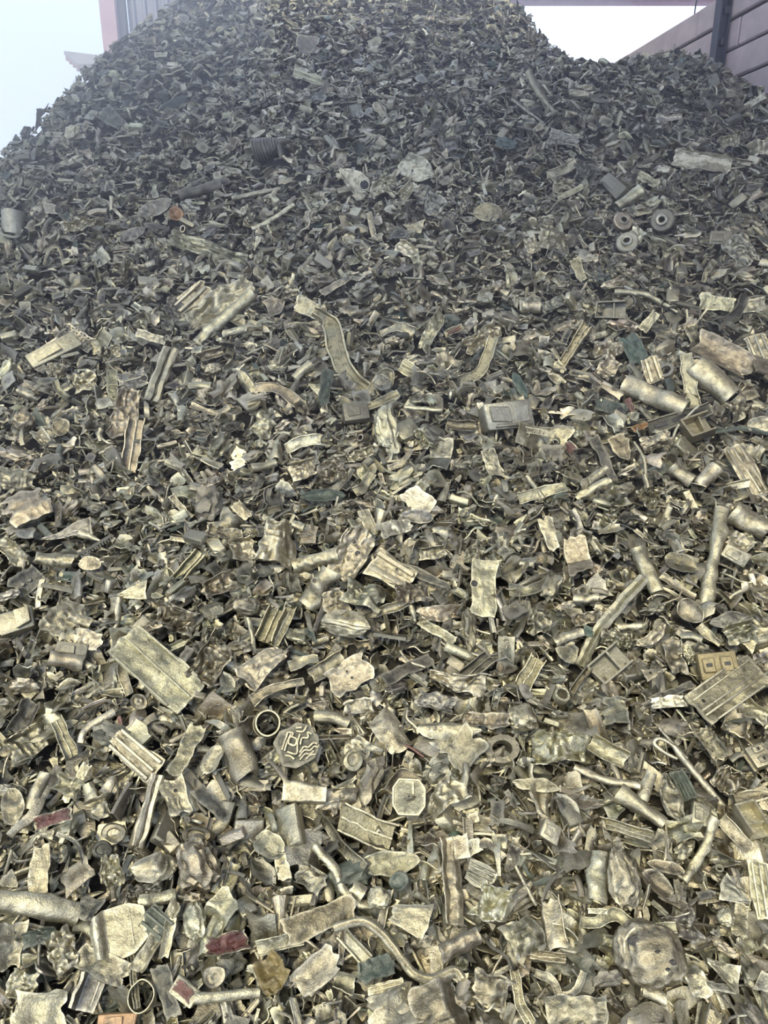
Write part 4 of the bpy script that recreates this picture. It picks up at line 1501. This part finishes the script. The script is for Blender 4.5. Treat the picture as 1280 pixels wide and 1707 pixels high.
STIFF = {'cup': .02, 'ring': .09, 'washer': .03, 'hexplate': .025, 'maze': .03, 'lettered': 0.0, 'srod': .05, 'canister': .05, 'bolt': .02,
         'openbox': .09, 'thickfold': .035, 'connector': .04, 'looprod': .06}
footprints = []
used = {}
for i, (kind, P2, wpx, tone, ref, desc, op) in enumerate(rows):
    seed = 1000 + i * 7
    R = np.random.default_rng(seed)
    c2 = np.mean([P2[0], P2[-1]], axis=0) if len(P2) == 2 else np.mean(P2, axis=0)
    if kind == 'looprod':
        c2 = np.array((1150, 1285))
    C0 = hit(*c2)
    n = normal(C0[0], C0[1])
    view = unit(C0 - CAM)
    dist = float(np.dot(C0 - CAM, FWD))
    wm = wpx * dist / FPX
    k = .5 + .25 * np.clip((dist - 2.4) / 3.5, 0, 1)
    Z = unit(n * (1 - k) - view * k + R.normal(0, .15, 3))
    C = C0 + n * (min(.05, .018 + .30 * wm) + op.get('lift', 0.0))
    pts = []
    for p in P2:
        d = ray(*p)
        pts.append(CAM + d * (np.dot(C - CAM, Z) / np.dot(d, Z)))
    ax = unit(pts[-1] - pts[0])
    if len(P2) == 2 or kind == 'sheet':
        C = .5 * (pts[0] + pts[-1])
    Xa = unit(ax - Z * np.dot(ax, Z))
    Ya = np.cross(Z, Xa)
    fs = math.sqrt(max(.15, 1 - np.dot(Ya, view) ** 2))
    W = wm / fs
    path = [np.array((np.dot(q - C, Xa), np.dot(q - C, Ya), 0.0)) for q in pts]
    L = float(np.linalg.norm(pts[-1] - pts[0])) if len(P2) == 2 or kind in ('sheet', 'forked') else \
        float(sum(np.linalg.norm(b - a) for a, b in zip(pts, pts[1:])))
    if kind in ('disc', 'cap', 'ring', 'cup', 'washer'):
        L = float(np.linalg.norm(pts[-1] - pts[0]))
    if kind == 'cup':
        L, W = L * .9, W
    (v, f), parts = build(kind, L, W, path, seed, op)
    amp = STIFF.get(kind, .11)
    v = warp(v, W, seed, amp)
    parts = [(a, (warp(np.asarray(b[0]), W, seed, amp), b[1]), c) for a, b, c in parts]
    name, cat, grp = KIND[kind]
    o = link(name, to_mesh(name, v, f, 40, METAL))
    o.matrix_world = Matrix(((Xa[0], Ya[0], Z[0], C[0]), (Xa[1], Ya[1], Z[1], C[1]), (Xa[2], Ya[2], Z[2], C[2]), (0, 0, 0, 1)))
    paint(o, tone, seed)
    if tone == 'r' and kind in ('sheet', 'block', 'strip'):
        paint(o, 'o', seed)
        if kind == 'sheet':
            (pv, pf), _ = build(kind, L * .86, W * .8, path, seed, dict(op, jag=.32))
        else:
            pv, pf = sheet_vf(L * .7, W * .6, seed, 10, 8, crumple=.05, jag=.25, t=.002)
            pv = pv + np.array((0, 0, W * .38 if kind == 'block' else W * .10))
        parts.append(('paint_patch', (warp(pv + np.array((0, 0, W * .035)), W, seed, amp), pf), 'r'))
    for key in ('hole', 'hole2'):
        if key in op:
            a, b, r = op[key]
            r = r * min(W, L)
            if kind == 'tube':
                j = np.argmin((v[:, 0] - path[0][0] * -a * 1.2) ** 2 * 0 + np.abs(v[:, 1]) - v[:, 2] * 2)
                top = v[j]
            else:
                dd = (v[:, 0] - a * L) ** 2 + (v[:, 1] - b * W) ** 2
                near = np.argsort(dd)[:4]
                top = v[near[np.argmax(v[near, 2])]]
            hv, hf = lathe_vf([(.0001, 0), (r, 0), (r, .0012), (.0001, .0012)], 16)
            parts.append(('bolt_hole', (hv + top + np.array((0, 0, .0004)), hf), 'k'))  # black disc on the surface, painted as the hole's shade
            rv, rf = lathe_vf([(r, -.001), (r * 1.22, -.001), (r * 1.15, .003), (r, .003)], 16)
            parts.append(('hole_rim', (rv + top, rf), None))
    if kind == 'lettered':
        parts.append(('stamped_lettering', stamp('CEMHE212 .', L, W), 'k'))
    above = {}
    for pn, (pv, pf), pt in parts:
        p = link(pn, to_mesh(pn, pv, pf, 40, METAL), above.get({'socket_hole': 'socket', 'hole_rim': 'bolt_hole'}.get(pn), o))
        above[pn] = p
        paint(p, pt or tone, seed)
        if pn in ('stamped_lettering', 'perforation'):
            p['kind'] = 'stuff'
    lab = full_label(P2, ref, desc)
    used.setdefault(lab, []).append(o.name)
    tag(o, lab, cat, grp and grp + ' on the scrap heap')
    if len(P2) == 2 or kind == 'sheet':
        footprints.append((C, Xa, Ya, Z, L / 2, W / 2))
    else:
        for a, b in zip(pts, pts[1:]):
            e = unit(b - a)
            footprints.append((.5 * (a + b), e, np.cross(Z, e), Z, float(np.linalg.norm(b - a)) / 2, W / 2))

for lab, names in used.items():
    if len(names) > 1 or not 4 <= len(lab.split()) <= 16:
        print('LABEL', lab, names)


# ------------------------------------------------------------------ small scrap between the countable pieces (stuff)
def proto_shapes():
    """small pieces of about unit length"""
    out = []
    R = np.random.default_rng(3)
    up = (0, 0, 1)
    for k in range(22):       # torn, curled sheets
        W = R.uniform(.45, .9)
        out.append(sheet_vf(1, W, seed=100 + k, nu=6, nv=5, bend=R.choice([-1, 1]) * R.uniform(.1, 1.9), arc=R.uniform(-.9, .9),
                            crumple=R.uniform(.05, .2), jag=R.uniform(.08, .28), shape=R.choice(['rect', 'fan', 'oval', 'tri', 'rect', 'shield']),
                            twist=R.uniform(-.6, .6), t=R.uniform(.03, .06)))
    for k in range(10):       # crumpled sheets
        out.append(sheet_vf(1, R.uniform(.6, 1), seed=140 + k, nu=7, nv=6, bend=R.uniform(-2.2, 2.2), arc=R.uniform(-1.4, 1.4), crumple=R.uniform(.25, .42),
                            jag=.2, t=.04, freq=2.0))
    for k in range(12):       # folded angles and channels
        W = R.uniform(.3, .55)
        fl = [(R.uniform(-.25, 0), R.uniform(.7, 1.5))] + ([(R.uniform(.1, .3), R.uniform(.7, 1.5))] if R.random() < .6 else [])
        out.append(sheet_vf(1, W, seed=160 + k, nu=4, nv=3, folds=fl, crumple=.05, jag=.12, t=.045, twist=R.uniform(-.4, .4), arc=R.uniform(-.5, .5)))
    for k in range(10):       # strips
        W = R.uniform(.14, .28)
        out.append(sheet_vf(1, W, seed=180 + k, nu=9, nv=2, arc=R.uniform(-1.8, 1.8), crumple=.08, jag=.1, t=.05, twist=R.uniform(-1.4, 1.4),
                            bend=R.uniform(-1, 1), taper=R.uniform(.4, 1)))
    for k in range(6):        # flat thick plates
        out.append(sheet_vf(1, R.uniform(.5, .95), seed=200 + k, nu=4, nv=4, bend=R.uniform(-.3, .3), crumple=.04, jag=.1, t=.09,
                            shape=R.choice(['rect', 'fan', 'hex', 'rect'])))
    for k in range(7):        # lumps
        out.append(lump_vf(1, R.uniform(.4, .8), R.uniform(.3, .5), seed=220 + k, n=3, rough=.35, ridge=.4, freq=1.8, flat=.2))
    for k in range(6):        # short tubes
        p = catmull([(-.5, 0, 0), (R.uniform(-.1, .1), R.uniform(-.15, .15), R.uniform(0, .12)), (.5, 0, 0)], 6)
        out.append(tube_vf(p, R.uniform(.13, .24), up, seed=240 + k, m=9, crush=.5))
    for k in range(6):        # bent rods and wires
        p = catmull([(-.5, 0, 0), (-.2, R.uniform(-.2, .2), R.uniform(0, .2)), (.2, R.uniform(-.2, .2), R.uniform(-.1, .2)), (.5, 0, 0)], 8)
        out.append(sweep_vf(p, circ(R.uniform(.03, .07), 6), up))
    for k in range(4):        # chipped blocks
        v, f = round_box(1, R.uniform(.4, .8), R.uniform(.25, .5), .05, 1)
        v = v + .06 * np.stack([vnoise(v * 2 + k * 7, k), vnoise(v * 2 + 9 + k, k), vnoise(v * 2 + 4 + k, k)], -1)
        out.append((v, f))
    for k in range(1):        # rings
        r1 = R.uniform(.25, .36)
        out.append(lathe_vf([(r1, -.1), (.5, -.1), (.5, .1), (r1, .1)], 14))
    return out


protos = bpy.data.collections.new('scrap_fragment_shapes')
shapes = proto_shapes()
for k, (v, f) in enumerate(shapes):
    o = bpy.data.objects.new('fragment_%03d' % k, to_mesh('fragment_%03d' % k, v, f, 42, METAL))
    protos.objects.link(o)


def euler_from_cols(Xa, Ya, Za):
    sy = np.clip(-Xa[:, 2], -1, 1)
    return np.stack([np.arctan2(Ya[:, 2], Za[:, 2]), np.arcsin(sy), np.arctan2(Xa[:, 1], Xa[:, 0])], -1)


def scatter(footprints):
    R = np.random.default_rng(11)
    n = 460000
    x = R.uniform(-6.5, 3.6, n)
    y = R.uniform(0.45, 9.6, n)
    yc = np.interp(x, _cx, _cy)
    d = np.hypot(x, y)
    near = np.exp(-((d - 1.2).clip(0)) / 1.9)
    dens = 800 + 3200 * near                              # pieces per square metre
    ok = R.random(n) < dens / (n / ((3.6 + 6.5) * (9.6 - .45)))
    ok &= (y < yc + 0.7) & (x < 3.72 - 0.16 * y)
    ok &= (np.abs(x) < 1.5 + 0.62 * y)
    x, y, d = x[ok], y[ok], d[ok]
    n = len(x)
    z = heap(x, y)
    N = normal(x, y)
    far = np.clip((d - 2.2) / 4.5, 0, 1)
    s = np.exp(R.normal(math.log(0.046), 0.52, n))
    s = np.clip(s * (1 + .25 * far), 0.018 + 0.018 * far, 0.10)
    off = -.078 * R.random(n) ** 1.15 + .010 + s * .08
    P = np.stack([x, y, z], -1) + N * off[:, None]
    tilt = np.abs(R.normal(0, math.radians(38), n))
    az = R.uniform(0, 2 * math.pi, n)
    T1 = np.cross(N, np.broadcast_to((1.0, 0, 0), N.shape))
    T1 /= np.linalg.norm(T1, axis=1, keepdims=True)
    T2 = np.cross(N, T1)
    tg = T1 * np.cos(az)[:, None] + T2 * np.sin(az)[:, None]
    Za = N * np.cos(tilt)[:, None] + tg * np.sin(tilt)[:, None]
    az2 = R.uniform(0, 2 * math.pi, n)
    q = T1 * np.cos(az2)[:, None] + T2 * np.sin(az2)[:, None]
    Xa = q - Za * np.sum(q * Za, 1, keepdims=True)
    Xa /= np.linalg.norm(Xa, axis=1, keepdims=True)
    Ya = np.cross(Za, Xa)
    rot = euler_from_cols(Xa, Ya, Za)
    keep = np.ones(n, dtype=bool)
    for c, ax, ay, an, hl, hw in footprints:              # nothing small lies on top of the placed pieces
        r = P - c
        m = np.einsum('ij,ij->i', r, r) < (hl + hw + .12) ** 2
        i = np.nonzero(m)[0]
        lx, ly, lz = np.abs(r[i] @ ax), np.abs(r[i] @ ay), r[i] @ an
        hide = (lx < hl * .97 + s[i] * .2) & (ly < hw * .95 + s[i] * .2) & (lz > -.033) & (lz < .25)
        keep[i[hide]] = False
    P, rot, s = P[keep], rot[keep], s[keep]
    n = len(P)
    scl = s[:, None] * np.stack([np.ones(n), R.uniform(.55, 1.15, n), R.uniform(.75, 1.3, n)], -1)
    names = ['o', 'b', 'g', 'd', 'y', 'p', 'w', 'n', 't', 'r', 'c']
    w = np.array([.34, .22, .13, .18, .10, .02, .004, .018, .003, .0, .0])
    tone = R.choice(len(names), n, p=w / w.sum())
    cols = np.array([TONES[k] for k in names])[tone] * R.uniform(.5, 1.35, (n, 1)) * R.uniform(.95, 1.05, (n, 3))
    shn = np.array([SHINE.get(k, .85) for k in names])[tone]
    pick_w = np.array([1.0] * 22 + [.9] * 10 + [1.1] * 12 + [2.0] * 10 + [.7] * 6 + [.6] * 7 + [.8] * 6 + [1.5] * 6 + [.6] * 4 + [.25])
    me = bpy.data.meshes.new('scrap_fragments')
    me.from_pydata([tuple(p) for p in P], [], [])
    for nm, ty, data, key in (('rot', 'FLOAT_VECTOR', rot, 'vector'), ('scl', 'FLOAT_VECTOR', scl, 'vector')):
        a = me.attributes.new(nm, ty, 'POINT')
        a.data.foreach_set(key, data.astype(np.float32).ravel())
    a = me.attributes.new('pick', 'INT', 'POINT')
    a.data.foreach_set('value', R.choice(len(shapes), n, p=pick_w / pick_w.sum()).astype(np.int32))
    a = me.attributes.new('tint', 'FLOAT_COLOR', 'POINT')
    a.data.foreach_set('color', np.concatenate([np.clip(cols, 0, 1), np.ones((n, 1))], 1).astype(np.float32).ravel())
    a = me.attributes.new('shine', 'FLOAT', 'POINT')
    a.data.foreach_set('value', shn.astype(np.float32))
    o = link('scrap_fragments', me)
    me.materials.append(METAL)
    tag(o, 'countless small torn metal fragments covering the whole heap', 'scrap', kind='stuff')
    ng = bpy.data.node_groups.new('spread_fragments', 'GeometryNodeTree')
    ng.interface.new_socket('Geometry', in_out='INPUT', socket_type='NodeSocketGeometry')
    ng.interface.new_socket('Geometry', in_out='OUTPUT', socket_type='NodeSocketGeometry')
    N_ = ng.nodes.new
    gi, go = N_('NodeGroupInput'), N_('NodeGroupOutput')
    ci = N_('GeometryNodeCollectionInfo')
    ci.inputs['Collection'].default_value = protos
    ci.inputs['Separate Children'].default_value = True
    ci.inputs['Reset Children'].default_value = True
    ip = N_('GeometryNodeInstanceOnPoints')
    ip.inputs['Pick Instance'].default_value = True

    def named(nm, ty):
        q = N_('GeometryNodeInputNamedAttribute')
        q.data_type = ty
        q.inputs['Name'].default_value = nm
        return q.outputs['Attribute']
    e2r = N_('FunctionNodeEulerToRotation')
    L = ng.links.new
    L(named('rot', 'FLOAT_VECTOR'), e2r.inputs[0])
    L(gi.outputs[0], ip.inputs['Points'])
    L(ci.outputs[0], ip.inputs['Instance'])
    L(named('pick', 'INT'), ip.inputs['Instance Index'])
    L(e2r.outputs[0], ip.inputs['Rotation'])
    L(named('scl', 'FLOAT_VECTOR'), ip.inputs['Scale'])
    L(ip.outputs[0], go.inputs[0])
    md = o.modifiers.new('spread', 'NODES')
    md.node_group = ng
    return n


# ------------------------------------------------------------------ added haze volumes standing in for bluish lens glare
def haze(name, vf, density, label, colour=(0.80, 0.81, 1.0, 1), g=0.3):
    m, nt, b = new_mat(name)
    nt.nodes.remove(b)
    pv = nt.nodes.new('ShaderNodeVolumeScatter')
    pv.inputs['Color'].default_value = colour
    pv.inputs['Density'].default_value = density
    pv.inputs['Anisotropy'].default_value = g
    nt.links.new(pv.outputs[0], nt.nodes['Material Output'].inputs['Volume'])
    return tag(link(name, to_mesh(name, *vf, mat=m, smooth=False)), label, 'haze', kind='stuff')


haze('veil_haze', box_vf(-9, 2.35, 2.2, 8.6, 0.0, 7.0), 0.040, 'thin bluish haze volume added as a veil over the back of the heap', g=0.15)
v_, f_ = ico(4)
haze('glare_cloud', (v_ * np.array((5.6, 6.4, 5.6)) + np.array((-3.6, 5.8, 3.2)), f_), 0.17,
     'bright bluish haze volume added as lens glare over the left flank of the heap', (0.93, 0.93, 1.0, 1), 0.62)
v_, f_ = ico(4)
haze('haze_wisp', (v_ * np.array((3.4, 3.6, 2.4)) + np.array((0.6, 8.0, 3.9)), f_), 0.10,
     'pale haze volume added over the notch beside the block wall', (0.93, 0.93, 1.0, 1), 0.7)



print("FRAGMENTS", scatter(footprints))
